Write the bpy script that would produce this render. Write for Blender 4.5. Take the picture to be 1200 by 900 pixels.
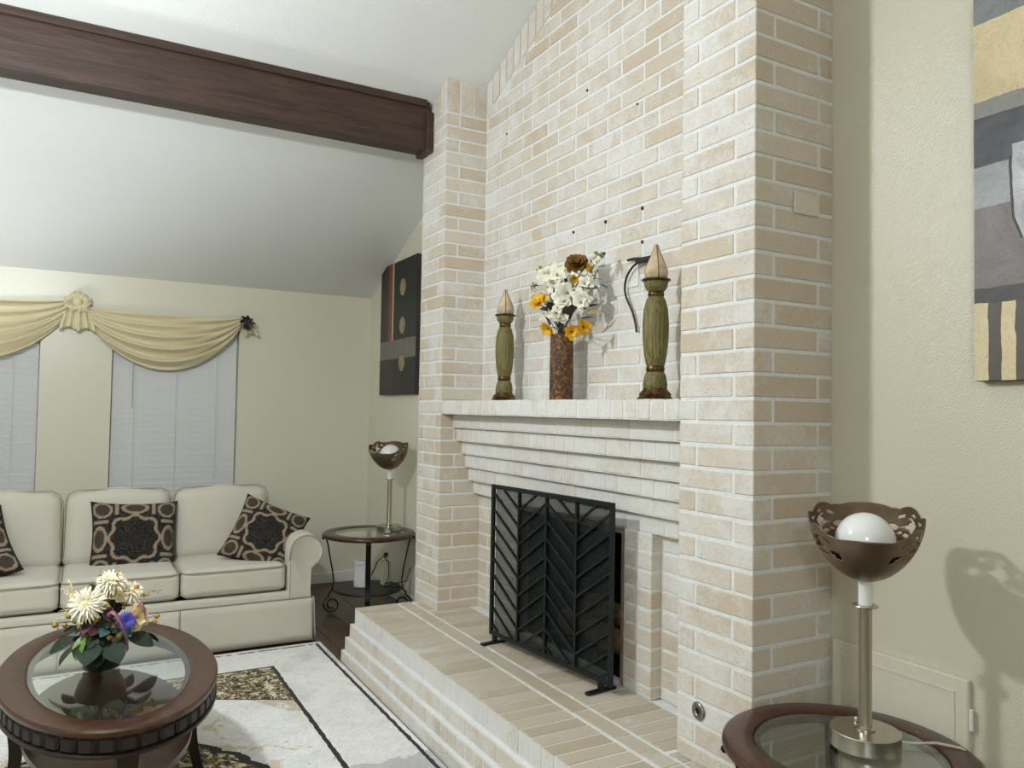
import bpy, math, random
from mathutils import Vector, Matrix
random.seed(7)
PI = math.pi
sc = bpy.context.scene
COL = sc.collection
for o in list(bpy.data.objects):
    bpy.data.objects.remove(o)

# ------------------------------------------------------------------ camera
CAMZ = 1.415                      # eye height over the floor
FPX = 908.0                       # focal length in pixels of the 1200x900 frame
YAW, PITCH, ROLL = math.radians(29.15), math.radians(1.95), math.radians(0.96)
_f = Vector((math.sin(YAW)*math.cos(PITCH), math.cos(YAW)*math.cos(PITCH), math.sin(PITCH)))
_r = Vector((math.cos(YAW), -math.sin(YAW), 0)); _u = _r.cross(_f)
RT = _r*math.cos(ROLL) + _u*math.sin(ROLL); UP = -_r*math.sin(ROLL) + _u*math.cos(ROLL); FW = _f
cam = bpy.data.cameras.new('camera'); camo = bpy.data.objects.new('camera', cam); COL.objects.link(camo)
camo.matrix_world = Matrix(((RT.x, UP.x, -FW.x, 0), (RT.y, UP.y, -FW.y, 0), (RT.z, UP.z, -FW.z, CAMZ), (0, 0, 0, 1)))
cam.sensor_width = 36; cam.lens = FPX/1200*36; cam.clip_start = .05
sc.camera = camo

# ------------------------------------------------------------------ world, lights, exposure
w = bpy.data.worlds.new('world'); sc.world = w; w.use_nodes = True
w.node_tree.nodes['Background'].inputs[0].default_value = (.6, .65, .7, 1)
w.node_tree.nodes['Background'].inputs[1].default_value = .3
def lamp(name, loc, power, radius, col=(.88, .945, 1)):
    l = bpy.data.lights.new(name, 'POINT'); l.energy = power; l.shadow_soft_size = radius; l.color = col
    o = bpy.data.objects.new(name, l); COL.objects.link(o); o.location = loc; return o
# the bulbs of the ceiling fan light, left of the view
for k in range(4):
    a = PI/4 + k*PI/2
    lamp('fan_bulb', (-.55+.055*math.cos(a), 2.63+.055*math.sin(a), CAMZ+1.18), 19, .032)
# added downward fill at the same spot, brightens the lower room
l = bpy.data.lights.new('lower_fill', 'SPOT'); l.energy = 10; l.spot_size = math.radians(168); l.spot_blend = .75; l.shadow_soft_size = .10; l.color = (.88, .945, 1)
o = bpy.data.objects.new('lower_fill', l); COL.objects.link(o); o.location = (-.55, 2.63, CAMZ+1.14)
# added fill light behind the viewer, stands for no known lamp
lamp('rear_fill', (-1.6, -1.9, 2.5), 64, .15)
# upward fill added outside the frame past the sofa, to brighten the ceiling slope
l = bpy.data.lights.new('ceiling_fill', 'SPOT'); l.energy = 52; l.spot_size = math.radians(140); l.spot_blend = .7; l.shadow_soft_size = .12; l.color = (.88, .945, 1)
o = bpy.data.objects.new('ceiling_fill', l); COL.objects.link(o); o.location = (-1.25, 5.0, 1.0); o.rotation_euler = (PI, 0, 0)
sc.view_settings.view_transform = 'Standard'; sc.view_settings.look = 'None'
sc.view_settings.gamma = 1; sc.view_settings.use_curve_mapping = False
sc.view_settings.exposure = 0.85

# ------------------------------------------------------------------ pixel helpers (a pixel gives a direction, the surface the distance)
def ray(x, y): return RT*((x-600)/FPX) + UP*(-(y-450)/FPX) + FW
def onX(x, y, X): d = ray(x, y)*1.0; d = d*(X/d.x); return Vector((d.x, d.y, d.z+CAMZ))
def onY(x, y, Y): d = ray(x, y)*1.0; d = d*(Y/d.y); return Vector((d.x, d.y, d.z+CAMZ))
def onZ(x, y, Z): d = ray(x, y)*1.0; d = d*((Z-CAMZ)/d.z); return Vector((d.x, d.y, d.z+CAMZ))

# ------------------------------------------------------------------ node helpers
def lin(c): c /= 255.; return c/12.92 if c <= .04045 else ((c+.055)/1.055)**2.4
def rgb(r, g, b): return (lin(r), lin(g), lin(b), 1)
class NT:
    def __init__(s, name):
        s.m = bpy.data.materials.new(name); s.m.use_nodes = True; s.t = s.m.node_tree
        s.b = s.t.nodes['Principled BSDF']; s.out = s.t.nodes['Material Output']
    def n(s, t, **kw):
        x = s.t.nodes.new(t)
        for k, v in kw.items(): setattr(x, k, v)
        return x
    def put(s, sock, v):
        if isinstance(v, bpy.types.NodeSocket): s.t.links.new(v, sock)
        elif v is not None:
            if isinstance(v, (tuple, list)) and len(v) == 3 and sock.type == 'RGBA': v = (*v, 1)
            sock.default_value = v
    def math(s, op, a, b=None, c=None, clamp=False):
        x = s.n('ShaderNodeMath', operation=op, use_clamp=clamp)
        for i, v in enumerate((a, b, c)):
            if v is not None: s.put(x.inputs[i], v)
        return x.outputs[0]
    def mul(s, a, b): return s.math('MULTIPLY', a, b)
    def add(s, a, b): return s.math('ADD', a, b)
    def sub(s, a, b): return s.math('SUBTRACT', a, b)
    def lt(s, a, b): return s.math('LESS_THAN', a, b)
    def gt(s, a, b): return s.math('GREATER_THAN', a, b)
    def mx(s, a, b): return s.math('MAXIMUM', a, b)
    def band(s, v, a, b): return s.mul(s.gt(v, a), s.lt(v, b))
    def coord(s, kind='Object'): return s.n('ShaderNodeTexCoord').outputs[kind]
    def pos(s): return s.n('ShaderNodeNewGeometry').outputs['Position']
    def rnd(s): return s.n('ShaderNodeObjectInfo').outputs['Random']
    def mapv(s, v, scale=(1, 1, 1), loc=(0, 0, 0), rot=(0, 0, 0)):
        x = s.n('ShaderNodeMapping'); s.put(x.inputs[0], v)
        x.inputs['Scale'].default_value = scale; x.inputs['Location'].default_value = loc; x.inputs['Rotation'].default_value = rot
        return x.outputs[0]
    def sep(s, v): x = s.n('ShaderNodeSeparateXYZ'); s.put(x.inputs[0], v); return x.outputs
    def noise(s, v, scale, detail=3, rough=.55, dist=0):
        x = s.n('ShaderNodeTexNoise'); s.put(x.inputs['Vector'], v); x.inputs['Scale'].default_value = scale
        x.inputs['Detail'].default_value = detail; x.inputs['Roughness'].default_value = rough; x.inputs['Distortion'].default_value = dist
        return x.outputs[0]
    def vor(s, v, scale, feature='F1', out=0, rand=1):
        x = s.n('ShaderNodeTexVoronoi', feature=feature); s.put(x.inputs['Vector'], v); x.inputs['Scale'].default_value = scale
        x.inputs['Randomness'].default_value = rand; return x.outputs[out]
    def wave(s, v, scale, dist=0, det=2, direction='X', dscale=1):
        x = s.n('ShaderNodeTexWave', bands_direction=direction); s.put(x.inputs['Vector'], v); x.inputs['Scale'].default_value = scale
        x.inputs['Distortion'].default_value = dist; x.inputs['Detail'].default_value = det; x.inputs['Detail Scale'].default_value = dscale
        return x.outputs[1]
    def ramp(s, f, stops, interp='LINEAR'):
        x = s.n('ShaderNodeValToRGB'); s.put(x.inputs[0], f); e = x.color_ramp.elements; x.color_ramp.interpolation = interp
        while len(e) < len(stops): e.new(.5)
        for i, (p, c) in enumerate(stops):
            e[i].position = p; e[i].color = c if isinstance(c, (tuple, list)) else (c, c, c, 1)
        return x.outputs[0]
    def mix(s, f, a, b, mode='MIX'):
        x = s.n('ShaderNodeMix', data_type='RGBA', blend_type=mode); s.put(x.inputs[0], f); s.put(x.inputs[6], a); s.put(x.inputs[7], b)
        return x.outputs[2]
    def step(s, v, a, b):
        x = s.n('ShaderNodeMapRange'); s.put(x.inputs[0], v); s.put(x.inputs[1], a); s.put(x.inputs[2], b); return x.outputs[0]
    def bump(s, h, strength=.3, dist=.01):
        x = s.n('ShaderNodeBump'); s.put(x.inputs['Height'], h); x.inputs['Strength'].default_value = strength; x.inputs['Distance'].default_value = dist
        s.t.links.new(x.outputs[0], s.b.inputs['Normal'])
    def done(s, col, rough=.5, metal=0, spec=None, trans=0, ior=None, alpha=None, coat=0, sheen=0):
        s.put(s.b.inputs['Base Color'], col); s.put(s.b.inputs['Roughness'], rough); s.put(s.b.inputs['Metallic'], metal)
        if spec is not None: s.put(s.b.inputs['Specular IOR Level'], spec)
        if trans: s.b.inputs['Transmission Weight'].default_value = trans
        if ior: s.b.inputs['IOR'].default_value = ior
        if alpha is not None: s.put(s.b.inputs['Alpha'], alpha)
        if coat: s.b.inputs['Coat Weight'].default_value = coat; s.b.inputs['Coat Roughness'].default_value = .15
        if sheen: s.b.inputs['Sheen Weight'].default_value = sheen
        return s.m
def plain(name, col, rough=.5, metal=0, var=.06, scale=40, bump=0, **k):
    n = NT(name); f = n.noise(n.coord(), scale, 3)
    a = tuple(c*(1-var) for c in col[:3])+(1,); b = tuple(min(1, c*(1+var)) for c in col[:3])+(1,)
    if bump: n.bump(f, bump, .004)
    return n.done(n.ramp(f, [(.35, a), (.65, b)]), rough, metal, **k)

# ------------------------------------------------------------------ materials
M = {}
def brick_mat(name, lo, hi, white, wash, frontal=0):
    n = NT(name); p = n.pos(); r = n.rnd()
    base = n.mix(r, lo, hi)
    big = n.noise(p, 6.5, 5, .75, .4); fine = n.noise(p, 70, 4, .6); huge = n.noise(p, 1.7, 2, .5)
    base = n.mix(n.mul(fine, .35), base, tuple(c*.88 for c in hi[:3]))
    # whitewash dragged over the masonry: drifts, smears, and a different amount on each brick
    amt = n.add(n.mul(big, 1.0), n.mul(n.sub(n.math('FRACT', n.mul(r, 7.31)), .5), .22))
    amt = n.add(n.add(amt, n.mul(n.sub(fine, .5), .45)), n.mul(n.sub(huge, .5), .9))
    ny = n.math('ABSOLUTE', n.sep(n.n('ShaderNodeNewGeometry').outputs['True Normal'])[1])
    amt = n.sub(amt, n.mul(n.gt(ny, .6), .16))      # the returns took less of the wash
    if frontal:       # the upright faces were brushed white, the tread was not
        nx = n.sep(n.n('ShaderNodeNewGeometry').outputs['True Normal'])[2]
        amt = n.add(amt, n.mul(n.lt(nx, .5), frontal))
    col = n.mix(n.mul(n.step(amt, wash, wash+.36), .9), base, white)
    pits = n.vor(n.mapv(p, (1, 1, 1.2)), 95, 'F1', 0)
    pm = n.mul(n.lt(pits, .16), n.gt(n.noise(p, 16, 2), .52))
    col = n.mix(n.mul(pm, .75), col, rgb(118, 100, 84))
    n.bump(n.sub(n.add(n.mul(fine, .6), n.mul(big, .7)), n.mul(pm, .8)), .4, .006)
    return n.done(col, .85, spec=.25)
M['brick'] = brick_mat('whitewashed_brick', rgb(216, 206, 192), rgb(200, 184, 162), rgb(223, 221, 216), .36)
M['band_brick'] = brick_mat('white_brushed_brick', rgb(219, 212, 201), rgb(208, 197, 180), rgb(224, 223, 219), .24)
M['hearth_brick'] = brick_mat('hearth_brick', rgb(203, 192, 176), rgb(186, 172, 150), rgb(222, 220, 216), .62, .55)
n = NT('white_mortar'); p = n.pos(); f = n.noise(p, 45, 4)
n.bump(f, .5, .006); M['mortar'] = n.done(n.ramp(f, [(.3, rgb(219, 220, 217)), (.7, rgb(231, 231, 229))]), .9, spec=.2)
def drywall(name, col, scale, strength, rough, spec):
    n = NT(name); p = n.pos()
    # crow's-foot brushed texture: fans of short ridges
    ridg = n.wave(p, scale*7.0, 9, 3, 'DIAGONAL', 1.6)
    f = n.noise(p, scale*5, 4, .6, 1.5)
    h = n.add(n.mul(ridg, .5), n.mul(f, .8))
    n.bump(h, strength, .006)
    m = n.noise(p, 1.2, 2)
    return n.done(n.mix(n.mul(m, .35), col, tuple(x*.93 for x in col[:3])), rough, spec=spec)
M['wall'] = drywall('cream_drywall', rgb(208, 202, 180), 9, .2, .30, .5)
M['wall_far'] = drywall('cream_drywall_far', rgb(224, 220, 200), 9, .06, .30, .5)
M['ceiling'] = drywall('white_ceiling', rgb(231, 232, 228), 12, .28, .75, .3)
M['white'] = plain('white_paint', rgb(228, 227, 218), .4, 0, .02)
M['cream_paint'] = plain('cream_paint', rgb(214, 208, 188), .38, 0, .02)
M['blind'] = plain('blind_white', rgb(228, 228, 227), .45, 0, .02)
n = NT('floor_wood'); p = n.pos(); r = n.rnd(); g = n.noise(n.mapv(p, (22, 1.2, 1)), 3, 5, .6, .6)
n.bump(g, .12, .003); M['floor'] = n.done(n.mix(n.mul(r, .6), n.ramp(g, [(.3, rgb(46, 27, 19)), (.75, rgb(98, 62, 42))]), rgb(72, 44, 30)), .32)
n = NT('beam_wood'); p = n.pos(); g = n.noise(n.mapv(p, (1.3, 9, 14)), 2.4, 6, .65, .9); k = n.vor(n.mapv(p, (.8, 1, 2.4)), 2.1)
c = n.mix(n.step(g, .35, .7), rgb(44, 29, 23), rgb(76, 53, 42)); c = n.mix(n.mul(n.lt(k, .07), .8), c, rgb(24, 14, 11))
n.bump(g, .35, .006); M['beam'] = n.done(c, .5)
def wood(name, a, b, sc_=(1, 1, 1), rough=.28, coat=.3):
    n = NT(name); p = n.coord(); g = n.noise(n.mapv(p, sc_), 6, 5, .6, 1.2)
    n.bump(g, .06, .002); return n.done(n.ramp(g, [(.3, a), (.72, b)]), rough, coat=coat)
M['cherry'] = wood('cherry_wood', rgb(44, 23, 13), rgb(86, 50, 31), (3, 3, 3), .33, .12)
M['cherry_dark'] = wood('dark_cherry_wood', rgb(20, 11, 8), rgb(40, 23, 15), (3, 3, 3), .5, .04)
M['iron'] = plain('black_iron', rgb(26, 25, 25), .45, .6, .2, 60, .1)
M['nickel'] = plain('brushed_nickel', rgb(188, 182, 170), .27, 1, .05, 80)
M['bronze'] = plain('bronze_bowl', rgb(126, 108, 90), .38, .75, .08, 30)
M['globe'] = plain('opal_globe', rgb(240, 240, 236), .12, 0, .01, coat=.5)
M['tube'] = plain('white_tube', rgb(236, 236, 232), .35, 0, .01)
n = NT('table_glass'); M['glass'] = n.done((.86, .93, .90, 1), .01, trans=1, ior=1.45)
n = NT('clear_glass'); M['clear'] = n.done((.95, .97, .96, 1), .02, trans=1, ior=1.45)
n = NT('sofa_linen'); p = n.coord(); a = n.wave(n.mapv(p, (1, 1, 1)), 160, .8, 2, 'X'); b = n.wave(p, 160, .8, 2, 'Z'); f = n.noise(p, 6, 3)
wv = n.mul(n.add(a, b), .5); n.bump(wv, .18, .002)
M['linen'] = n.done(n.mix(n.add(n.mul(wv, .25), n.mul(f, .4)), rgb(207, 201, 186), rgb(187, 180, 164)), .9, spec=.15, sheen=.2)
M['welt'] = plain('sofa_welt', rgb(168, 158, 140), .9, 0, .05)
M['swag'] = None
n = NT('valance_satin'); p = n.coord(); f = n.noise(n.mapv(p, (3, 3, 40)), 3, 3); st = n.wave(p, 60, 1.5, 2, 'Z')
M['swag'] = n.done(n.mix(n.add(n.mul(f, .6), n.mul(st, .15)), rgb(230, 219, 184), rgb(212, 197, 154)), .42, sheen=.3)
M['black_metal'] = plain('screen_black', rgb(24, 32, 31), .42, .4, .1)
n = NT('screen_mesh'); M['mesh'] = n.done(rgb(16, 24, 24), .6, alpha=.5)
n = NT('soot'); f = n.noise(n.pos(), 14, 4); M['soot'] = n.done(n.ramp(f, [(.3, rgb(10, 10, 10)), (.8, rgb(34, 32, 30))]), .95, spec=.1)
M['frame_steel'] = plain('firebox_frame', rgb(138, 122, 104), .5, .3, .2, 30)
n = NT('bark'); f = n.noise(n.coord(), 20, 5); M['log'] = n.done(n.ramp(f, [(.35, rgb(46, 34, 24)), (.65, rgb(120, 92, 58))]), .9)
n = NT('green_ceramic'); p = n.coord(); a = n.noise(n.mapv(p, (90, 90, 4)), 2.0, 4, .7); f = n.noise(p, 30, 3)
n.bump(a, .5, .004); M['green'] = n.done(n.mix(n.step(a, .4, .62), rgb(82, 76, 32), rgb(130, 121, 66)), .5)
n = NT('antique_gold'); p = n.coord(); f = n.noise(p, 50, 4); M['gold'] = n.done(n.ramp(f, [(.35, rgb(38, 28, 16)), (.7, rgb(122, 94, 48))]), .35, .8)
n = NT('finial_tan'); p = n.coord(); f = n.noise(p, 30, 3); M['finial'] = n.done(n.ramp(f, [(.3, rgb(180, 158, 126)), (.7, rgb(210, 190, 158))]), .6)
M['finial_rib'] = plain('finial_rib', rgb(128, 92, 56), .6)
n = NT('bronze_vase'); p = n.coord(); v = n.vor(n.mapv(p, (1, 1, .8)), 75, 'SMOOTH_F1'); f = n.noise(p, 45, 4, .7, 1.5)
e = n.step(n.add(f, n.mul(v, .4)), .62, .84); n.bump(n.add(f, v), .9, .006)
M['vase'] = n.done(n.mix(e, rgb(66, 44, 30), rgb(150, 106, 58)), n.sub(.6, n.mul(e, .25)), n.mul(e, .6))
def petal(name, c, rough=.6, var=.12): return plain(name, c, rough, 0, var, 60)
M['f_white'] = petal('petal_white', rgb(238, 234, 216)); M['f_cream'] = petal('petal_cream', rgb(244, 222, 172)); M['f_ivory'] = petal('petal_ivory', rgb(250, 238, 212))
M['f_yellow'] = petal('petal_yellow', rgb(232, 178, 22)); M['f_brown'] = petal('petal_brown', rgb(120, 82, 18), var=.3); M['f_green'] = petal('petal_green', rgb(150, 152, 96))
M['f_blue'] = petal('petal_blue', rgb(96, 92, 196)); M['f_mauve'] = petal('ribbon_mauve', rgb(150, 96, 112), .35); M['leaf'] = petal('leaf_dark', rgb(30, 44, 24), .75, .3)
M['leaf2'] = petal('leaf_green', rgb(96, 128, 58), .5, .2); M['stem'] = petal('stem_brown', rgb(70, 52, 34)); M['berry'] = plain('berry_gold', rgb(178, 142, 52), .25, 0, .2); M['plum'] = petal('leaf_plum', rgb(74, 38, 44))
M['teal'] = petal('leaf_teal', rgb(58, 92, 92)); M['pot'] = plain('pot_green', rgb(34, 42, 34), .3, 0, .2, 20, .1)
M['black'] = plain('black_plastic', rgb(22, 22, 24), .45); M['white_plastic'] = plain('white_plastic', rgb(226, 228, 228), .35, 0, .02)
M['plate'] = plain('almond_plate', rgb(214, 206, 186), .35, 0, .01)
M['chrome'] = plain('dull_chrome', rgb(150, 148, 142), .3, 1, .05)
# ------------------------------------------------------------------ geometry helpers
def tag(o, label=None, cat=None, group=None, kind=None):
    if label: o['label'] = label
    if cat: o['category'] = cat
    if group: o['group'] = group
    if kind: o['kind'] = kind
    return o
def link(name, me, mat, parent=None, loc=None, rot=None):
    o = bpy.data.objects.new(name, me); COL.objects.link(o)
    if mat is not None and len(me.materials) == 0: me.materials.append(M[mat] if isinstance(mat, str) else mat)
    if parent: o.parent = parent
    if loc is not None: o.location = loc
    if rot is not None: o.rotation_euler = rot
    return o
def empty(name, loc=(0, 0, 0), rz=0):
    o = bpy.data.objects.new(name, None); COL.objects.link(o); o.location = loc; o.rotation_euler = (0, 0, rz); o.empty_display_size = .05
    return o
class MB:
    def __init__(s): s.v = []; s.f = []; s.mi = []; s.cur = 0
    def add(s, vs, fs):
        b = len(s.v); s.v += [tuple(x) for x in vs]; s.f += [tuple(b+i for i in f) for f in fs]; s.mi += [s.cur]*len(fs); return s
    def box(s, x0, x1, y0, y1, z0, z1, b=0):
        if b <= 0:
            s.add([(x0,y0,z0),(x1,y0,z0),(x1,y1,z0),(x0,y1,z0),(x0,y0,z1),(x1,y0,z1),(x1,y1,z1),(x0,y1,z1)],
                  [(0,3,2,1),(4,5,6,7),(0,1,5,4),(1,2,6,5),(2,3,7,6),(3,0,4,7)]); return s
        v, f = bevbox((x1-x0)/2, (y1-y0)/2, (z1-z0)/2, b); c = ((x0+x1)/2, (y0+y1)/2, (z0+z1)/2)
        return s.add([(a[0]+c[0], a[1]+c[1], a[2]+c[2]) for a in v], f)
    def lathe(s, prof, n=32, c=(0, 0, 0), close=False, rfun=None):
        vs = []; fs = []; m = len(prof)
        for i in range(n):
            a = 2*PI*i/n; k = rfun(a) if rfun else 1
            for r, z in prof: vs.append((c[0]+r*k*math.cos(a), c[1]+r*k*math.sin(a), c[2]+z))
        for i in range(n):
            j = (i+1) % n
            for q in range(m-1 if not close else m):
                q2 = (q+1) % m; fs.append((i*m+q, j*m+q, j*m+q2, i*m+q2))
        return s.add(vs, fs)
    def tube(s, pts, r, n=8, caps=True, taper=None):
        pts = [Vector(p) for p in pts]; vs = []; fs = []; up = None
        for i, p in enumerate(pts):
            t = (pts[min(i+1, len(pts)-1)]-pts[max(i-1, 0)]).normalized()
            if up is None: up = t.orthogonal().normalized()
            up = (up - t*up.dot(t)); up = up.normalized() if up.length > 1e-6 else t.orthogonal().normalized()
            sd = t.cross(up); rr = r*(taper(i/(len(pts)-1)) if taper else 1)
            for k in range(n):
                a = 2*PI*k/n; vs.append(p+(up*math.cos(a)+sd*math.sin(a))*rr)
        for i in range(len(pts)-1):
            for k in range(n):
                k2 = (k+1) % n; fs.append((i*n+k, i*n+k2, (i+1)*n+k2, (i+1)*n+k))
        if caps: fs.append(tuple(reversed(range(n)))); fs.append(tuple((len(pts)-1)*n+k for k in range(n)))
        return s.add(vs, fs)
    def strap(s, pts, wdir, wid, th):
        """flat bar along pts, its width along the fixed direction wdir"""
        pts = [Vector(p) for p in pts]; W = Vector(wdir).normalized(); vs = []; fs = []
        for i, p in enumerate(pts):
            t = (pts[min(i+1, len(pts)-1)]-pts[max(i-1, 0)]).normalized(); nn = t.cross(W).normalized()
            for a, b in ((-1, -1), (1, -1), (1, 1), (-1, 1)): vs.append(p+W*(a*wid/2)+nn*(b*th/2))
        for i in range(len(pts)-1):
            for k in range(4):
                k2 = (k+1) % 4; fs.append((i*4+k, i*4+k2, i*4+4+k2, i*4+4+k))
        L = (len(pts)-1)*4; fs += [(3, 2, 1, 0), (L, L+1, L+2, L+3)]
        return s.add(vs, fs)
    def grid(s, fn, nu, nv, closed=False):
        vs = [fn(i/nu, j/nv) for i in range(nu+1) for j in range(nv+1)]
        return s.add(vs, [(i*(nv+1)+j, (i+1)*(nv+1)+j, (i+1)*(nv+1)+j+1, i*(nv+1)+j+1) for i in range(nu) for j in range(nv)])
    def ball(s, c, r, n=8, m=6, sc_=(1, 1, 1)):
        prof = [(r*math.sin(PI*q/m), -r*math.cos(PI*q/m)) for q in range(m+1)]; prof[0] = (1e-5, -r); prof[-1] = (1e-5, r)
        b = len(s.v); s.lathe(prof, n)
        for i in range(b, len(s.v)): x = s.v[i]; s.v[i] = (c[0]+x[0]*sc_[0], c[1]+x[1]*sc_[1], c[2]+x[2]*sc_[2])
        return s
    def mesh(s, name, smooth=False):
        me = bpy.data.meshes.new(name); me.from_pydata(s.v, [], s.f)
        if max(s.mi or [0]) > 0: me.polygons.foreach_set('material_index', s.mi)
        if smooth: me.polygons.foreach_set('use_smooth', [True]*len(me.polygons))
        me.update(); return me
    def build(s, name, mat, parent=None, loc=None, rot=None, smooth=False, mats=None):
        me = s.mesh(name, smooth)
        if mats:
            for x in mats: me.materials.append(M[x])
        o = link(name, me, None if mats else mat, parent, loc, rot)
        if smooth == 'auto':
            try: me.set_sharp_from_angle(angle=math.radians(40))
            except Exception: pass
        return o
def bevbox(hx, hy, hz, b, jit=0, rr=random):
    """box with one bevel segment: 24 corners, 44 triangles"""
    H = (hx, hy, hz); vs = []; idx = {}
    for sx in (-1, 1):
        for sy in (-1, 1):
            for sz in (-1, 1):
                S = (sx, sy, sz); j = [rr.uniform(-jit, jit) for _ in range(3)]
                for ax in range(3):
                    idx[(S, ax)] = len(vs)
                    vs.append(tuple(S[k]*(H[k]-(0 if k == ax else b))+j[k] for k in range(3)))
    fs = []
    def orient(f):
        c = [sum(vs[i][k] for i in f)/len(f) for k in range(3)]
        a, b_, c_ = (Vector(vs[f[i]]) for i in (0, 1, 2)); nn = (b_-a).cross(c_-a)
        return f if nn.dot(Vector(c)) > 0 else tuple(reversed(f))
    for ax in range(3):
        o1, o2 = [k for k in range(3) if k != ax]
        for s in (-1, 1):
            q = []
            for a, b_ in ((-1, -1), (1, -1), (1, 1), (-1, 1)):
                S = [0]*3; S[ax] = s; S[o1] = a; S[o2] = b_; q.append(idx[(tuple(S), ax)])
            fs.append(orient(tuple(q)))
        for s1 in (-1, 1):
            for s2 in (-1, 1):
                A = [0]*3; A[o1] = s1; A[o2] = s2; B = list(A); A[ax] = -1; B[ax] = 1
                fs.append(orient((idx[(tuple(A), o1)], idx[(tuple(B), o1)], idx[(tuple(B), o2)], idx[(tuple(A), o2)])))
    for sx in (-1, 1):
        for sy in (-1, 1):
            for sz in (-1, 1): fs.append(orient(tuple(idx[((sx, sy, sz), k)] for k in range(3))))
    return vs, fs
_bc = {}
def brick(parent, x0, x1, y0, y1, z0, z1, mat='brick', name='brick', b=.003, jit=.0009, wob=.0007):
    """one brick as an object of its own; alike bricks share a few meshes"""
    d = tuple(round(v/2, 3) for v in (x1-x0, y1-y0, z1-z0)); k = random.randrange(5); key = (d, k, mat, b)
    if key not in _bc:
        v, f = bevbox(*d, b, jit, random.Random(k*31+int(d[1]*1000)))
        me = bpy.data.meshes.new(name); me.from_pydata(v, [], f); me.materials.append(M[mat]); me.update(); _bc[key] = me
    o = bpy.data.objects.new(name, _bc[key]); COL.objects.link(o); o.parent = parent
    o.location = ((x0+x1)/2+random.uniform(-wob, wob), (y0+y1)/2, (z0+z1)/2); return o
def sheared(parent, x0, x1, y0, y1, zb0, zb1, zt0, zt1, mat='brick'):
    """soldier brick whose ends follow the rake; z at y0 and at y1"""
    m = MB(); m.add([(x0,y0,zb0),(x1,y0,zb0),(x1,y1,zb1),(x0,y1,zb1),(x0,y0,zt0),(x1,y0,zt0),(x1,y1,zt1),(x0,y1,zt1)],
                    [(0,3,2,1),(4,5,6,7),(0,1,5,4),(1,2,6,5),(2,3,7,6),(3,0,4,7)])
    return m.build('brick', mat, parent)
def rbox(sx, sy, sz, r, n=10, puff=(0, 0, 0), fn=None):
    """soft rounded cushion block centred on the origin; puff per axis"""
    H = Vector((sx/2, sy/2, sz/2)); vs = []; fs = []; idx = {}
    def key(p): return tuple(round(x, 5) for x in p)
    def vert(p):
        k = key(p)
        if k in idx: return idx[k]
        q = Vector((max(-H.x+r, min(H.x-r, p[0])), max(-H.y+r, min(H.y-r, p[1])), max(-H.z+r, min(H.z-r, p[2]))))
        d = Vector(p)-q; o = q+d.normalized()*r if d.length > 1e-9 else Vector(p)
        u = [p[i]/H[i] for i in range(3)]
        o = Vector((o.x*(1+puff[0]*(1-u[1]**2)*(1-u[2]**2)), o.y*(1+puff[1]*(1-u[0]**2)*(1-u[2]**2)), o.z*(1+puff[2]*(1-u[0]**2)*(1-u[1]**2))))
        if fn: o = fn(o, u)
        idx[k] = len(vs); vs.append(tuple(o)); return idx[k]
    # parameter lines are denser near the edges
    def line(h):
        c = [-h, -h+r*.3, -h+r*.65, -h+r]; m = [-h+r+(2*h-2*r)*i/n for i in range(1, n)]
        return c+m+[-x for x in reversed(c)]
    L = [line(h) for h in H]
    for ax in range(3):
        a, b = (ax+1) % 3, (ax+2) % 3
        for s in (-1, 1):
            g = []
            for u in L[a]:
                row = []
                for v in L[b]:
                    p = [0]*3; p[ax] = s*H[ax]; p[a] = u; p[b] = v; row.append(vert(p))
                g.append(row)
            for i in range(len(L[a])-1):
                for j in range(len(L[b])-1):
                    q = (g[i][j], g[i+1][j], g[i+1][j+1], g[i][j+1]); fs.append(q if s > 0 else tuple(reversed(q)))
    m = MB(); m.add(vs, fs); return m
def copy_tree(o, parent=None):
    c = o.copy(); COL.objects.link(c); c.parent = parent
    for ch in list(o.children): copy_tree(ch, c)
    return c

# ------------------------------------------------------------------ the place, in metres: X towards the fireplace wall, Y towards the window wall
XP = 1.76; XR = 2.013; XW = 2.108; YW = 6.22
YR0, YR1 = .949*XP, 1.136*XP            # right pier
YL0, YL1 = 2.2525*XP, 2.439*XP          # left pier
ZM = CAMZ+.048                          # mantel top
ZH = CAMZ-1.109                         # hearth top
CH = .0742                              # one brick course
BL = .2535                              # brick length with joint
J = .0105                               # joint
EAVE = CAMZ+.915; SL = .427; RIDGE = 1.5
def zc(y): return EAVE+SL*(YW-y) if y > RIDGE else EAVE+SL*(YW-RIDGE)-SL*(RIDGE-y)
XL, YB = -3.3, -3.4

def struct(o): return tag(o, kind='structure')
# floor with planks
fl = struct(MB().box(XL, XW+.1, YB, YW+.1, -.12, -.014).build('floor', 'black'))
pl_w, pl_l = .187, 1.52
_pm = {}
x = XL; i = 0
while x < XW-.01:
    x1 = min(x+pl_w, XW); y = YB-random.uniform(.1, 1.3)
    while y < YW:
        a, b = max(y, YB), min(y+pl_l, YW)
        if b-a > .05:
            key = (round(x1-x, 3), round(b-a, 3))
            if key not in _pm:
                v, f = bevbox((x1-x)/2-.001, (b-a)/2-.001, .007, .002); me = bpy.data.meshes.new('plank'); me.from_pydata(v, [], f); me.materials.append(M['floor']); _pm[key] = me
            o = bpy.data.objects.new('plank', _pm[key]); COL.objects.link(o); o.parent = fl; o.location = ((x+x1)/2, (a+b)/2, -.007)
        y += pl_l
    x = x1
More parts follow.
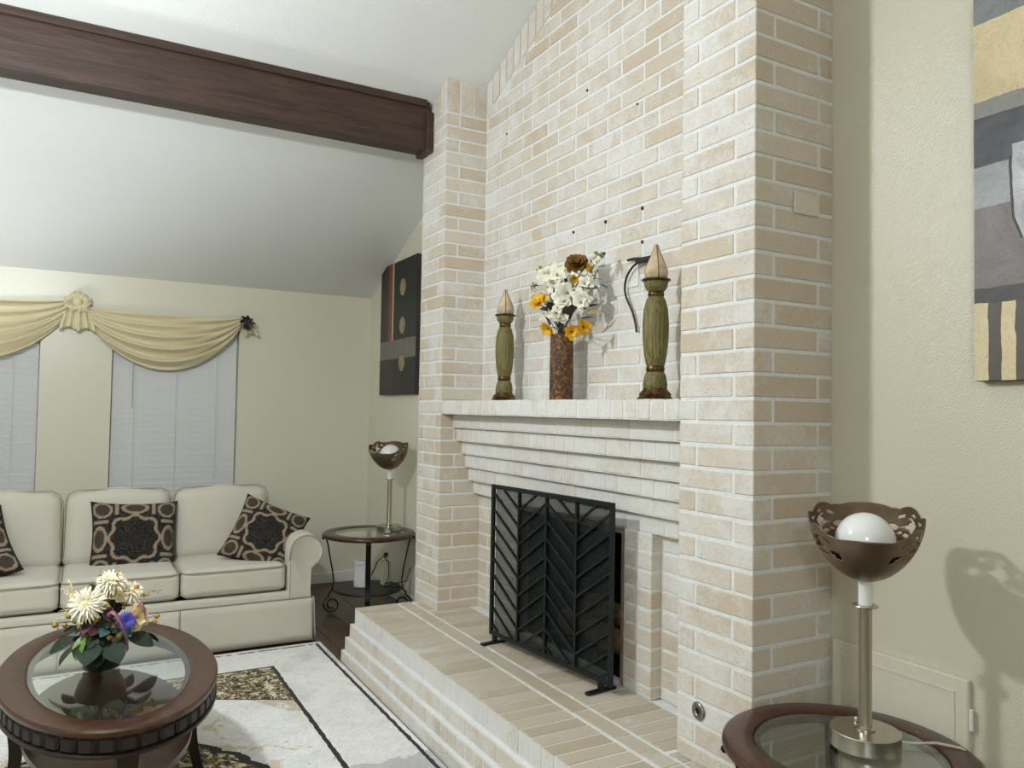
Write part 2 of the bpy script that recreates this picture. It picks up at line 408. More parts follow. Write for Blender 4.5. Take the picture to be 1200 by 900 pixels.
# vaulted ceiling: the slope over the window wall, and the slope behind the viewer
def slab(name, y0, y1):
    z0, z1 = zc(y0), zc(y1); m = MB()
    m.add([(XL-.1,y0,z0),(XW+.35,y0,z0),(XW+.35,y1,z1),(XL-.1,y1,z1),(XL-.1,y0,z0+.12),(XW+.35,y0,z0+.12),(XW+.35,y1,z1+.12),(XL-.1,y1,z1+.12)],
          [(0,3,2,1),(4,5,6,7),(0,1,5,4),(1,2,6,5),(2,3,7,6),(3,0,4,7)])
    return struct(m.build(name, 'ceiling'))
slab('ceiling', RIDGE, YW+.12); slab('ceiling', YB-.12, RIDGE)
# gable walls
def gable(name, x0, x1, y0, y1, mat, zoff=.02):
    ys = sorted({y0, y1} | ({RIDGE} if y0 < RIDGE < y1 else set())); m = MB()
    for a, b in zip(ys, ys[1:]):
        m.add([(x0,a,-.1),(x1,a,-.1),(x1,b,-.1),(x0,b,-.1),(x0,a,zc(a)+zoff),(x1,a,zc(a)+zoff),(x1,b,zc(b)+zoff),(x0,b,zc(b)+zoff)],
              [(0,3,2,1),(4,5,6,7),(0,1,5,4),(1,2,6,5),(2,3,7,6),(3,0,4,7)])
    return struct(m.build(name, mat))
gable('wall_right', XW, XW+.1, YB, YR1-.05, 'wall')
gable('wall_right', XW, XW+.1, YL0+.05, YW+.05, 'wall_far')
gable('wall_left', XL-.1, XL, YB, YW, 'wall')
struct(MB().box(XL, XW, YB-.1, YB, -.1, zc(YB)+.02).build('wall_back', 'wall'))
# window wall with two openings
W1 = (.195, 1.060); W2 = (-1.10, -.245); WZ0, WZ1 = CAMZ-1.02, CAMZ+.60
m = MB()
for a, b in ((XL, W2[0]), (W2[1], W1[0]), (W1[1], XW)): m.box(a, b, YW, YW+.14, -.1, EAVE+.05)
for a, b in (W1, W2): m.box(a, b, YW, YW+.14, -.1, WZ0); m.box(a, b, YW, YW+.14, WZ1, EAVE+.05)
struct(m.build('wall_far', 'wall_far'))
for i, (a, b) in enumerate((W1, W2)):
    wn = tag(empty('window_%d' % (i+1), ((a+b)/2, YW+.09, WZ0)), kind='structure'); hw = (b-a)/2; h = WZ1-WZ0
    m = MB(); m.box(-hw, -hw+.05, -.02, .04, 0, h); m.box(hw-.05, hw, -.02, .04, 0, h); m.box(-hw+.05, hw-.05, -.02, .04, 0, .05); m.box(-hw+.05, hw-.05, -.02, .04, h-.05, h); m.box(-hw+.05, hw-.05, -.02, .04, h/2-.02, h/2+.02)
    m.build('window_frame', 'white', wn)
    for z0, z1 in ((.05, h/2-.02), (h/2+.02, h-.05)): MB().box(-hw+.05, hw-.05, .005, .011, z0, z1).build('pane', 'clear', wn)
# baseboards
def base(name, x0, x1, y0, y1):
    m = MB(); m.box(x0, x1, y0, y1, 0, .085, .003); struct(m.build(name, 'white'))
base('baseboard_far', XL, XW, YW-.014, YW)
base('baseboard_right', XW-.014, XW, YL1+.002, YW-.014)
base('baseboard_right', XW-.014, XW, YB, YR0-.002)

# ------------------------------------------------------------------ chimney wall between the piers
cw = MB(); a, b = YR1-.02, YL0+.02
zb = ZM-.01
cw.add([(XR+.003,a,zb),(XR+.3,a,zb),(XR+.3,b,zb),(XR+.003,b,zb),(XR+.003,a,zc(a)+.03),(XR+.3,a,zc(a)+.03),(XR+.3,b,zc(b)+.03),(XR+.003,b,zc(b)+.03)],
       [(0,3,2,1),(4,5,6,7),(0,1,5,4),(1,2,6,5),(2,3,7,6),(3,0,4,7)])
cw = struct(cw.build('wall_chimney', 'mortar'))
SOLD = .17
# soldier bricks along the rake
y = YL0-.004
while y > YR1:
    y0 = max(y-.078, YR1); a, b = y0+J/2, y-J/2
    if b-a > .02: sheared(cw, XR-.0022-random.uniform(0, .001), XR+.09, a, b, zc(a)-SOLD, zc(b)-SOLD, zc(a)-.004, zc(b)-.004)
    y -= .078
row = 0
while True:
    z0 = ZM+row*CH; z1 = z0+CH
    ymax = min(YL0, YW-(z0+CH*.25+SOLD-EAVE)/SL)
    if ymax < YR1+.05: break
    off = 2.525 if row % 2 == 0 else 2.4265
    k = math.floor((YR1-off)/BL)
    while off+k*BL < ymax:
        a, b = max(off+k*BL, YR1), min(off+(k+1)*BL, ymax)
        if b-a > .03: brick(cw, XR, XR+.09, a+J/2, b-J/2, z0+J/2, z1-J/2)
        k += 1
    row += 1

# ------------------------------------------------------------------ the two piers
def pier(name, y0, y1, xback, zbot, side_len, soldier):
    """front on X=XP, side on Y=y0"""
    m = MB(); e = .003
    m.add([(XP+e,y0+e,zbot),(xback,y0+e,zbot),(xback,y1-e,zbot),(XP+e,y1-e,zbot),(XP+e,y0+e,zc(y0)+.02),(xback,y0+e,zc(y0)+.02),(xback,y1-e,zc(y1)+.02),(XP+e,y1-e,zc(y1)+.02)],
          [(0,3,2,1),(4,5,6,7),(0,1,5,4),(1,2,6,5),(2,3,7,6),(3,0,4,7)])
    p = struct(m.build(name, 'mortar'))
    n0 = -int((ZM-zbot)/CH)-1; row = n0; hd = .083
    while True:
        z0 = max(ZM+row*CH, zbot); z1 = ZM+row*CH+CH
        if z1 > (zc(y0)-.165 if soldier else zc(y1)): break
        if z1-z0 > .02:
            A, B = z0+J/2, z1-J/2; h = J/2
            if row % 2 == 0:      # header to the side, stretcher to the front at the corner... and the reverse on the next course
                brick(p, XP, XP+hd+.2-h, y0, y0+hd-h, A, B)
                brick(p, XP, XP+hd, y0+hd+h, y1, A, B)
                brick(p, XP+hd+.2+h, xback, y0, y0+hd, A, B)
            else:
                brick(p, XP, XP+hd-h, y0, y1-hd-h, A, B)
                brick(p, XP, XP+.2, y1-hd+h, y1, A, B)
                brick(p, XP+hd+h, xback, y0, y0+hd, A, B)
        row += 1
    if soldier:                   # upright bricks under the ceiling
        zl = ZM+row*CH+J/2
        k = 3; wd = (XR-XP)/k
        for i in range(k):
            xa, xb = XP+i*wd+(J/2 if i else 0), XP+(i+1)*wd-J/2
            sheared(p, xa, xb, y0, y0+.08, zl, zl, zc(y0)-.003, zc(y0+.08)-.003)
        k = 3; wd = (y1-y0-.085)/k
        for i in range(k):
            a, b = y0+.085+i*wd+J/2, y0+.085+(i+1)*wd-(J/2 if i < k-1 else 0)
            zb2 = min(zl, zc(b)-.02); sheared(p, XP, XP+.08, a, b, zb2, zb2, zc(a)-.003, zc(b)-.003)
    return p
pier('wall_pier_right', YR0, YR1, XW, 0, .34, False)
pier('wall_pier_left', YL0, YL1, XW, 0, .25, True)
# ------------------------------------------------------------------ fireplace: corbelled mantel, surround, firebox
fp = tag(empty('fireplace', (XR, (YR1+YL0)/2, ZH)), 'whitewashed brick fireplace with stepped corbel mantel between two brick piers', 'fireplace')
FPL = fp.location.copy()
def loc(o): o.location = Vector(o.location)-FPL; return o
E_ = .003
bands = [(XP, 'r'), (1.832, 's'), (1.855, 'r'), (1.889, 's'), (1.911, 'r'), (1.934, 's'), (1.966, 'r')]
zb6 = ZM-CH*len(bands)
OP0, OP1, OPZ = 2.548, 3.405, ZM-CH*len(bands)-.012     # firebox opening
XS, XB = 1.957, 2.006                          # strip fronts and base wall
mt = MB()
for i, (xf, k) in enumerate(bands): mt.box(xf+E_, XR+.1, YR1+.001, YL0-.001, ZM-CH*(i+1), ZM-CH*i-(.004 if i == 0 else 0))
mt = loc(mt.build('mantel', 'mortar', fp))
def sub(parent, *a, **k):
    return brick(parent, *a, **k)       # the parent part's own frame is the world frame
for i, (xf, k) in enumerate(bands):
    z1 = ZM-CH*i; z0 = z1-CH; pit = .0768 if k == 'r' else BL; y = YR1; first = True
    while y < YL0-.01:
        e = min(y+(pit*.42 if (first and k == 's') else pit), YL0)
        if YL0-e < .03: e = YL0
        sub(mt, xf, XR+.05, y+J*.35, e-J*.35, z0+J*.3, z1-(0 if i == 0 else J*.3), wob=.001, mat='band_brick')
        y = e; first = False
sr = MB()
sr.box(XB+E_, XB+.12, YR1+.001, OP0, ZH, zb6); sr.box(XB+E_, XB+.12, OP1, YL0-.001, ZH, zb6)
sr.box(XS+E_, XB+.1, 2.375+E_, OP0, ZH, zb6-.001); sr.box(XS+E_, XB+.1, OP1, 3.59-E_, ZH, zb6-.001)
sr.box(XB-.02, XB+.12, OP0, OP1, OPZ, zb6)
sr = loc(sr.build('surround', 'mortar', fp))
r = 0
while True:
    z1 = zb6-r*CH; z0 = max(z1-CH, ZH)
    if z1-ZH < .02: break
    A, B = z0+J/2, z1-J/2; h = J/2
    for a, b in ((YR1, 2.375-.002), (3.59+.002, YL0)):
        if r % 2: sub(sr, XB, XB+.09, a+h, b-h if b-a < .3 else a+.25, A, B); (sub(sr, XB, XB+.09, a+.26, b-h, A, B) if b-a >= .3 else None)
        else: sub(sr, XB, XB+.09, a+h, a+.12, A, B); sub(sr, XB, XB+.09, a+.13, b-h, A, B)
    for a, b in ((2.375, OP0), (OP1, 3.59)):
        c = a+(b-a)*(.57 if r % 2 else .5)
        sub(sr, XS, XS+.09, a, c-h, A, B); sub(sr, XS, XS+.09, c+h, b, A, B)
    r += 1
# firebox shell: splayed sides, back, top, all sooty
fb = MB(); x0, x1 = XB, 2.50; ya, yb = OP0+.005, OP1-.005; za, zb_ = ZH, OPZ
q = [(x0,ya,za),(x0,yb,za),(x1,yb-.14,za),(x1,ya+.14,za),(x0,ya,zb_+.02),(x0,yb,zb_+.02),(x1,yb-.14,zb_+.02),(x1,ya+.14,zb_+.02)]
qo = [(x0,ya-.06,za-.04),(x0,yb+.06,za-.04),(x1+.06,yb-.1,za-.04),(x1+.06,ya+.1,za-.04),(x0,ya-.06,zb_+.1),(x0,yb+.06,zb_+.1),(x1+.06,yb-.1,zb_+.1),(x1+.06,ya+.1,zb_+.1)]
fb.add(q, [(0,1,2,3),(4,7,6,5),(1,5,6,2),(2,6,7,3),(3,7,4,0)])
fb.add(qo, [(0,3,2,1),(4,5,6,7),(1,2,6,5),(2,3,7,6),(3,0,4,7)])
loc(fb.build('firebox', 'soot', fp))
fr = MB(); t = .013
fr.box(XS-.004, XS+.04, OP0, OP0+t, ZH+.004, OPZ); fr.box(XS-.004, XS+.04, OP1-t, OP1, ZH+.004, OPZ); fr.box(XS-.004, XS+.04, OP0+t, OP1-t, OPZ-t, OPZ)
loc(fr.build('steel_frame', 'frame_steel', fp))
for (y0, y1, xx, zz, rr) in ((2.66, 3.26, 2.16, .075, .055), (2.70, 3.2, 2.29, .08, .06), (2.74, 3.15, 2.22, .17, .05)):
    pts = [(xx+.03*math.sin(k*1.3), y0+(y1-y0)*k/8, ZH+zz+.012*math.cos(k*1.7)) for k in range(9)]
    lg = loc(MB().tube(pts, rr, 10).build('log', 'log', fp, smooth=True))
gt = MB()
for k in range(6): gt.box(2.08, 2.36, 2.68+k*.11, 2.70+k*.11, ZH+.004, ZH+.022)
loc(gt.build('grate', 'iron', fp))

# ------------------------------------------------------------------ raised hearth
HX, HY0, HY1 = 1.371, 1.754, 4.21
he = tag(empty('hearth', (HX, (HY0+HY1)/2, 0)), 'raised whitewashed brick hearth with stepped front below the fireplace opening', 'hearth')
HL = he.location.copy()
def hb(*a, **k):
    o = brick(hcore, *a, **k); o.location = Vector(o.location)-HL; return o
steps = [(0, ZH-.092, ZH), (.020, ZH-.166, ZH-.092), (.040, ZH-.238, ZH-.166), (.056, 0, ZH-.238)]
m = MB()
def notch(m, x0, y0, y1, z0, z1, front):
    # the hearth wraps both pier fronts: full depth only between the piers
    m.box(x0, XP, y0, y1, z0, z1); m.box(XP, XB+.05 if front else XP+.1, YR1+.002, YL0-.002, z0, z1)
for i, (d, z0, z1) in enumerate(steps): notch(m, HX-d+E_, HY0-d+E_, HY1+d-E_, z0, z1-(.004 if i == 0 else 0), i == 0)
hcore = m.build('core', 'mortar', he); hcore.location = -HL
hcore.name = 'masonry_core'
HLs = HL; HL = Vector((0, 0, 0))   # bricks sit in the core's own frame (world coordinates)
# top course: bricks on edge, seen from above and at the front
XA, XC = 1.618, 1.704
n_ = 32; pit = (HY1-HY0)/n_
for k in range(n_): hb(HX, XA-J*.6, HY0+k*pit+J*.35, HY0+(k+1)*pit-J*.35, ZH-.092+J*.3, ZH, mat='hearth_brick', wob=.0012)
y = HY0; k = 0
while y < HY1-.02:
    e = min(y+BL*(.6 if k == 0 else 1), HY1); hb(XA+J*.6, XC-J*.6, y+J*.4, e-J*.4, ZH-.07, ZH, mat='hearth_brick'); y = e; k += 1
for k in range(n_):
    a, b = HY0+k*pit, HY0+(k+1)*pit; xe = XP-.004
    if YR1 < (a+b)/2 < YL0: xe = XS-.003; a = max(a, YR1); b = min(b, YL0)
    hb(XC+J*.6, xe, a+J*.35, b-J*.35, ZH-.09, ZH, mat='hearth_brick')
# front of the lower courses
for i, (d, z0, z1) in enumerate(steps[1:]):
    pit = BL if i != 1 else .0768; y = HY0-d; k = 0
    while y < HY1+d-.005:
        e = y+pit*(.45 if (k == 0 and i == 2) else 1)
        if HY1+d-e < pit*.3: e = HY1+d
        hb(HX-d, HX+.06, y+J*.4, e-J*.4, z0+J*.35, z1-J*.35, wob=.001); y = e; k += 1

# ------------------------------------------------------------------ ceiling beam
YB0 = 4.142
bm = tag(empty('ceiling_beam', (XP, YB0+.08, CAMZ+1.50)), 'dark brown boxed wooden beam across the white ceiling, ending at the brick pier', 'beam')
def bmp(name, m): o = m.build(name, 'beam', bm); o.location = -Vector(bm.location); return o
zb0 = CAMZ+1.515; BX = XL+.01
m = MB(); y0, y1 = YB0+.018, YB0+.15
m.add([(BX,y0,zb0),(XP-.02,y0,zb0),(XP-.02,y1,zb0),(BX,y1,zb0),(BX,y0,zc(y0)-.001),(XP-.02,y0,zc(y0)-.001),(XP-.02,y1,zc(y1)-.001),(BX,y1,zc(y1)-.001)],
      [(0,3,2,1),(4,5,6,7),(0,1,5,4),(1,2,6,5),(2,3,7,6),(3,0,4,7)])
bmp('board', m)
ztop = zc(YB0)-.002
bmp('top_rail', MB().box(BX, XP-.045, YB0, y0-.001, ztop-.042, ztop, .003))
bmp('end_post', MB().box(XP-.045, XP-.002, YB0-.002, YB0+.165, CAMZ+1.497, zc(YB0+.165)-.002, .003))
bmp('top_rail', MB().box(BX, XP-.045, y1+.001, y1+.018, zc(y1+.018)-.044, zc(y1+.018)-.002, .003))

# ------------------------------------------------------------------ fireplace screen with chevron slats
sA = Vector((1.757, 3.325, ZH)); sB = Vector((1.847, 2.470, ZH))
ang = math.atan2(sB.y-sA.y, sB.x-sA.x); SW = (sB-sA).length; SH = .715; SZ = .037
fs_ = tag(empty('fireplace_screen', (sA+sB)/2, ang), 'black metal fireplace screen with chevron slats and mesh standing on the hearth', 'fireplace screen')
hw = SW/2; bw = .020
m = MB(); m.box(-hw, -hw+bw, -.008, .008, SZ, SZ+SH, .002); m.box(hw-bw, hw, -.008, .008, SZ, SZ+SH, .002)
m.box(-hw+bw, hw-bw, -.008, .008, SZ, SZ+bw, .002); m.box(-hw+bw, hw-bw, -.008, .008, SZ+SH-bw, SZ+SH, .002); m.build('frame', 'black_metal', fs_)
pw = (SW-2*bw)/4
for k in (1, 2, 3): MB().box(-hw+bw+k*pw-.006, -hw+bw+k*pw+.006, -.007, .007, SZ+bw, SZ+SH-bw).build('mullion', 'black_metal', fs_)
MB().box(-hw+bw, hw-bw, .0095, .0105, SZ+bw, SZ+SH-bw).build('mesh', 'mesh', fs_)
for k in range(4):
    xa, xb = -hw+bw+k*pw, -hw+bw+(k+1)*pw; rise = .135; dn = 1 if k % 2 == 0 else -1     # even panels fall to the right
    zlo, zhi = SZ+bw, SZ+SH-bw; step = .0775
    q = -2
    while True:
        zl = zlo-rise+q*step+.03
        if zl > zhi: break
        # end heights of the slat on the left and right of the panel, clipped to the frame
        z_l, z_r = (zl+rise, zl) if dn > 0 else (zl, zl+rise)
        t0, t1 = 0., 1.
        for bound, sg in ((zlo, 1), (zhi, -1)):
            f0, f1 = sg*(z_l-bound), sg*(z_r-bound)
            if f0 < 0 and f1 < 0: t0, t1 = 1, 0; break
            if f0 < 0: t0 = max(t0, f0/(f0-f1))
            elif f1 < 0: t1 = min(t1, f0/(f0-f1))
        if t1-t0 > .08:
            P = lambda t: (xa+(xb-xa)*t, 0, z_l+(z_r-z_l)*t)
            MB().strap([P(t0), P(t1)], (0, 1, 0), .010, .009).build('slat', 'black_metal', fs_)
        q += 1
for s, xx in ((-1, -hw+.04), (1, hw-.065)):
    m = MB(); m.box(xx-.012, xx+.012, -.075, .075, 0, .012, .002); m.box(xx-.010, xx+.010, -.009, .009, .010, SZ+.004); m.build('foot', 'black_metal', fs_)

# ------------------------------------------------------------------ small fixtures on the masonry
gv = tag(empty('gas_valve', (XP, 1.893, CAMZ-.95)), 'round metal gas key escutcheon on the brick pier beside the hearth', 'gas valve')
g = MB().lathe([(.011, 0), (.028, .001), (.029, .004), (.022, .008), (.013, .009), (.011, .002)], 28); o = g.build('escutcheon', 'chrome', gv, rot=(0, -PI/2, 0), smooth=True)
MB().lathe([(.0001, .002), (.0105, .002), (.0105, .004), (.0001, .004)], 16).build('key_hole', 'black', gv, rot=(0, -PI/2, 0))
bp = tag(empty('blank_plate', (1.983, YR0, CAMZ+.665)), 'blank almond wall plate on the shaded side of the brick pier', 'wall plate')
MB().box(-.058, .058, -.007, -.0005, -.036, .036, .003).build('plate', 'plate', bp)
for sx in (-.042, .042): MB().lathe([(.0001, 0), (.0032, 0), (.0030, .0012), (.0001, .0014)], 10).build('screw', 'white', bp, loc=(sx, -.0068, 0), rot=(PI/2, 0, 0))
for (yy, zz, rr) in ((3.038, .846, .007), (2.783, .843, .008), (2.525, .847, .008), (2.790, .703, .008), (2.523, .706, .008), (2.94, 1.49, .006), (2.565, 1.298, .005), (3.715, 1.523, .006)):
    o = MB().lathe([(.0001, .003), (rr*.6, .003), (rr, .001), (rr, -.02), (.0001, -.02)], 10).build('wall_anchor', 'black', loc=(XR-.001, yy, CAMZ+zz), rot=(0, -PI/2, 0))
    tag(o, 'small black screw anchor left in the whitewashed chimney bricks', 'screw anchor', 'old anchors in the chimney wall')
wb = tag(empty('wall_bracket', (XR, 2.52, CAMZ+.63)), 'black bracket with a dangling cable on the chimney bricks behind the tall candle holder', 'bracket')
P = lambda x, y, d=0: onX(x, y, XR-.012-d)-Vector(wb.location)
m = MB(); m.tube([P(736, 305), P(742, 303.5), P(752, 303), P(763, 301)], .006, 8); m.box(-.022, .001, -.12, .02, -.012, .004); m.build('bar', 'black', wb)
MB().box(-.006, .0005, .02, .085, -.105, -.012).build('cover_plate', 'white', wb)
pts = [P(764, 302, .02), P(753, 305, .02), P(742, 311, .015), P(734, 324, .01), P(731.5, 338, .006), P(734, 350, .004), P(740, 362), P(744, 375), P(746, 389)]
cr = []
for i in range(len(pts)-1):
    for t in range(4): cr.append(pts[i].lerp(pts[i+1], t/4))
cr.append(pts[-1])
for _ in range(3): cr = [cr[0]]+[(cr[i-1]+cr[i]*2+cr[i+1])/4 for i in range(1, len(cr)-1)]+[cr[-1]]
MB().tube(cr, .0048, 8).build('cable', 'black', wb, smooth=True)
# access panel low on the wall beside the pier
ap = tag(empty('access_panel', (XW, 1.44, CAMZ-1.25)), 'cream painted access door low on the wall between brick pier and side table', 'access panel')
hy = .213; ht = .55
MB().box(-.018, -.0005, -hy, hy, 0, ht, .003).build('door', 'cream_paint', ap)
m = MB()
m.box(-.0205, -.0178, -hy+.035, hy-.03, ht-.043, ht-.038); m.box(-.0205, -.0178, -hy+.035, -hy+.040, .04, ht-.043); m.box(-.0205, -.0178, hy-.035, hy-.03, .04, ht-.043); m.build('panel_groove', 'cream_paint', ap)
m = MB(); m.tube([(-.012, -hy-.006, ht-.13), (-.012, -hy-.006, ht-.075)], .0055, 10); m.build('hinge', 'white', ap)
m = MB(); m.tube([(-.012, -hy-.006, .06), (-.012, -hy-.006, .115)], .0055, 10); m.build('hinge', 'white', ap)
# ------------------------------------------------------------------ blinds and the swagged valance
def blind(a, b, label, wand):
    e = tag(empty('window_blind', ((a+b)/2, YW+.045, WZ0)), label, 'blind', 'blinds of the window wall'); hw = (b-a)/2-.008; h = WZ1-WZ0
    MB().box(-hw, hw, -.025, .025, h-.05, h-.002, .003).build('head_rail', 'blind', e)
    sm = None; z = .03
    sp = .043; k = 0
    while z < h-.05:
        if sm is None:
            m = MB(); c, s = math.cos(math.radians(76)), math.sin(math.radians(76)); d = .0255
            m.strap([(-hw, 0, 0), (hw, 0, 0)], (0, -c, s), 2*d, .0028); sm = m.mesh('slat')
        link('slat', sm, 'blind', e, (0, 0, z)); z += sp
    MB().box(-hw, hw, -.02, .02, 0, .014, .003).build('bottom_rail', 'blind', e)
    for q in (-.66, 0, .66): MB().tube([(q*hw, -.016, .01), (q*hw, -.016, h-.05)], .0016, 6).build('ladder_cord', 'white', e)
    if wand: MB().tube([(-hw+.12, -.035, h-.06), (-hw+.125, -.04, h-.62)], .0045, 8).build('tilt_wand', 'white', e)
    return e
blind(*W1, 'closed white slat blind with tilt wand behind the sofa, beside the wall corner', True)
blind(*W2, 'closed white slat blind on the far side of the fabric rosette', False)

va = tag(empty('window_valance', (-.03, YW, CAMZ+.66)), 'cream satin scarf valance swagged over the windows with a gathered rosette', 'valance')
def swag(x0, z0, x1, z1, sag, wl, wr, ph):
    def fn(u, v):
        x = x0+(x1-x0)*u; w = wl*(1-u)+wr*u
        s = 4*u*(1-u); s = s**.85
        z = z0+(z1-z0)*u - v*w*(1-s) - s*(.030+sag*v**1.05)
        am = .25+.75*s
        d = .035+.055*math.sin(PI*min(1, v*1.05))*am+.026*am*math.sin(2*PI*(4.6*v+.25*math.sin(PI*u)+ph))+.007*math.sin(2*PI*(9*v+u*.8))
        z += .006*math.sin(2*PI*(4.6*v+ph+.2))*am
        return (x+.03, -d, z-.66)
    m = MB().grid(fn, 60, 80); return m.build('swag', 'swag', va, smooth=True)
for o in (swag(.035, .672, 1.06, .672, .385, .10, .07, 0), swag(-.09, .715, -1.16, .70, .40, .10, .08, .3), ):
    md = o.modifiers.new('thick', 'SOLIDIFY'); md.thickness = .003
# rosette: layered crumpled petals around a button
def rosette(c, R, mat, parent, name):
    m = MB()
    for k in range(9):
        a = k*2*PI/9+random.uniform(-.2, .2); L = R*random.uniform(.8, 1.05)
        def fn(u, v, a=a, L=L):
            r_ = L*u; w_ = (v-.5)*1.1*(.35+.65*math.sin(PI*min(.92, u+.1)))*R
            dx = math.cos(a)*r_-math.sin(a)*w_; dz = math.sin(a)*r_+math.cos(a)*w_
            dy = -.03-.035*math.sin(PI*u*.8)-.012*math.cos(v*9+k)
            return (c[0]+dx, c[1]+dy, c[2]+dz)
        m.grid(fn, 6, 6)
    m.ball((c[0], c[1]-.06, c[2]), R*.36, 10, 7, (1, .6, 1)); return m.build(name, mat, parent, smooth=True)
rosette((0, 0, .045), .085, 'swag', va, 'rosette')
def tail(cx, cz, top, bot, h, par, skew=0):
    def fn(u, v):
        ww = top+(bot-top)*v**.8
        return (cx+(u-.5)*ww+skew*v, -.03-.03*v-.014*math.sin(2*PI*2.5*u)*(.3+v), cz-h*v-.012*math.cos(2*PI*u)*v)
    o = MB().grid(fn, 30, 14).build('tail', 'swag', par, smooth=True); md = o.modifiers.new('t', 'SOLIDIFY'); md.thickness = .003
tail(-.03, .03, .06, .12, .175, va, -.02); tail(.035, .03, .06, .12, .18, va, .025)
tail(1.135, .005, .03, .11, .12, va, .035)
# dark berry and leaf sprig at the valance end
sp = tag(empty('valance_sprig', (1.095, YW-.085, CAMZ+.632)), 'dark leaf and berry sprig pinned at the end of the valance', 'sprig')
m = MB()
for k in range(15):
    a, t = random.uniform(0, 2*PI), random.uniform(0, .05); m.ball((t*math.cos(a), random.uniform(-.02, .02), t*math.sin(a)), random.uniform(.009, .016), 7, 5)
m.build('berries', 'plum', sp, smooth=True)
def leaf_mesh(L, W, curl=.3, cup=.2):
    def fn(u, v):
        w_ = W*math.sin(PI*min(1, u*.93+.05))**.8*(v-.5)*2
        return (u*L*math.cos(curl*u), w_, -L*math.sin(curl*u)*u*.7+cup*abs(w_))
    return MB().grid(fn, 6, 4)
def orient(o, d, roll=0):
    d = Vector(d).normalized(); o.rotation_mode = 'QUATERNION'
    o.rotation_quaternion = d.to_track_quat('X', 'Z') @ Matrix.Rotation(roll, 3, 'X').to_quaternion(); return o
for k in range(9):
    a = k*.72; o = leaf_mesh(random.uniform(.035, .06), .016).build('leaf', 'leaf', sp, smooth=True); o.location = (.02*math.cos(a), -.01, .02*math.sin(a)); orient(o, (math.cos(a), -.5, math.sin(a)), random.uniform(-1, 1))

# ------------------------------------------------------------------ sofa against the window wall, facing the viewer
SX, SYF, SYB = .235, 4.705, 5.68
so = tag(empty('sofa', (SX, (SYF+SYB)/2, 0)), 'beige linen three seat sofa with rolled arms and skirt under the windows', 'sofa')
hwS = 1.085; inn = .885; hd = (SYB-SYF)/2
m = MB(); m.box(-hwS+.04, hwS-.05, -hd+.03, hd-.02, .03, .27, .01); m.box(-inn, inn, hd-.22, hd-.01, .27, .80, .03); m.build('frame', 'linen', so)
# skirt: a slightly wavy panel with pleat corners on three sides
def skirt(P0, P1, nrm, k):
    P0, P1, nrm = Vector(P0), Vector(P1), Vector(nrm); L = (P1-P0).length
    def fn(u, v):
        p = P0.lerp(P1, u); f = .004*math.sin(u*L*9+k)*v+.010*v
        return p+nrm*f+Vector((0, 0, .262-.25*v))
    o = MB().grid(fn, 40, 6).build('skirt', 'linen', so, smooth=True); md = o.modifiers.new('t', 'SOLIDIFY'); md.thickness = .006; return o
xs = [-hwS+.03, -inn/3, inn/3, hwS-.045]
for a, b in zip(xs, xs[1:]): skirt((a+.002, -hd+.012, 0), (b-.002, -hd+.012, 0), (0, -1, 0), a)
skirt((hwS-.043, -hd+.012, 0), (hwS-.043, hd-.03, 0), (1, 0, 0), 1); skirt((-hwS+.028, hd-.03, 0), (-hwS+.028, -hd+.012, 0), (-1, 0, 0), 2)
rl = rbox(2*hwS-.10, .05, .055, .02, 14); rl.build('front_rail', 'linen', so, loc=(-.005, -hd+.035, .285), smooth=True)
# rolled arms: a scroll profile swept front to back
def arm(s):
    prof = []
    for k in range(25):      # outer scroll, counter-clockwise from the inner foot
        a = math.radians(-70+ (k/24)*320); prof.append((.015+.098*math.cos(a+PI/2-.35), .545+.098*math.sin(a+PI/2-.35)))
    cx, cz, R = .018, .548, .100
    prof = [(-.085, .27), (-.085, .50)]+[(cx+R*math.cos(math.radians(a)), cz+R*math.sin(math.radians(a))) for a in range(180, -61, -15)]+[(.05, .44), (.048, .27)]
    n_ = len(prof); m = MB(); ys = [-hd+.012, -hd+.004, -hd+.02, -hd+.05]+[-hd+.05+(2*hd-.13)*i/8 for i in range(1, 9)]; sc_ = [.86, .93, .99, 1]+[1]*8
    vs = []
    for y, q in zip(ys, sc_):
        for (x, z) in prof: vs.append((s*((x-.0)*q), y, .40+(z-.40)*q if z > .3 else z))
    fs = []
    for i in range(len(ys)-1):
        for k in range(n_-1):
            f = (i*n_+k, i*n_+k+1, (i+1)*n_+k+1, (i+1)*n_+k); fs.append(f if s < 0 else tuple(reversed(f)))
    fs.append(tuple(range(n_)) if s > 0 else tuple(reversed(range(n_)))); L = (len(ys)-1)*n_
    fs.append(tuple(L+i for i in (reversed(range(n_)) if s > 0 else range(n_))))
    m.add(vs, fs); o = m.build('arm', 'linen', so, loc=(s*.975, 0, 0), smooth='auto')
    w_ = MB().tube([(s*x*.97, -hd+.006, .40+(z-.40)*.97 if z > .3 else z) for x, z in prof[1:-1]], .0045, 6).build('piping', 'welt', o, smooth=True)
    return o
arm(1); arm(-1)
cwid = 2*inn/3
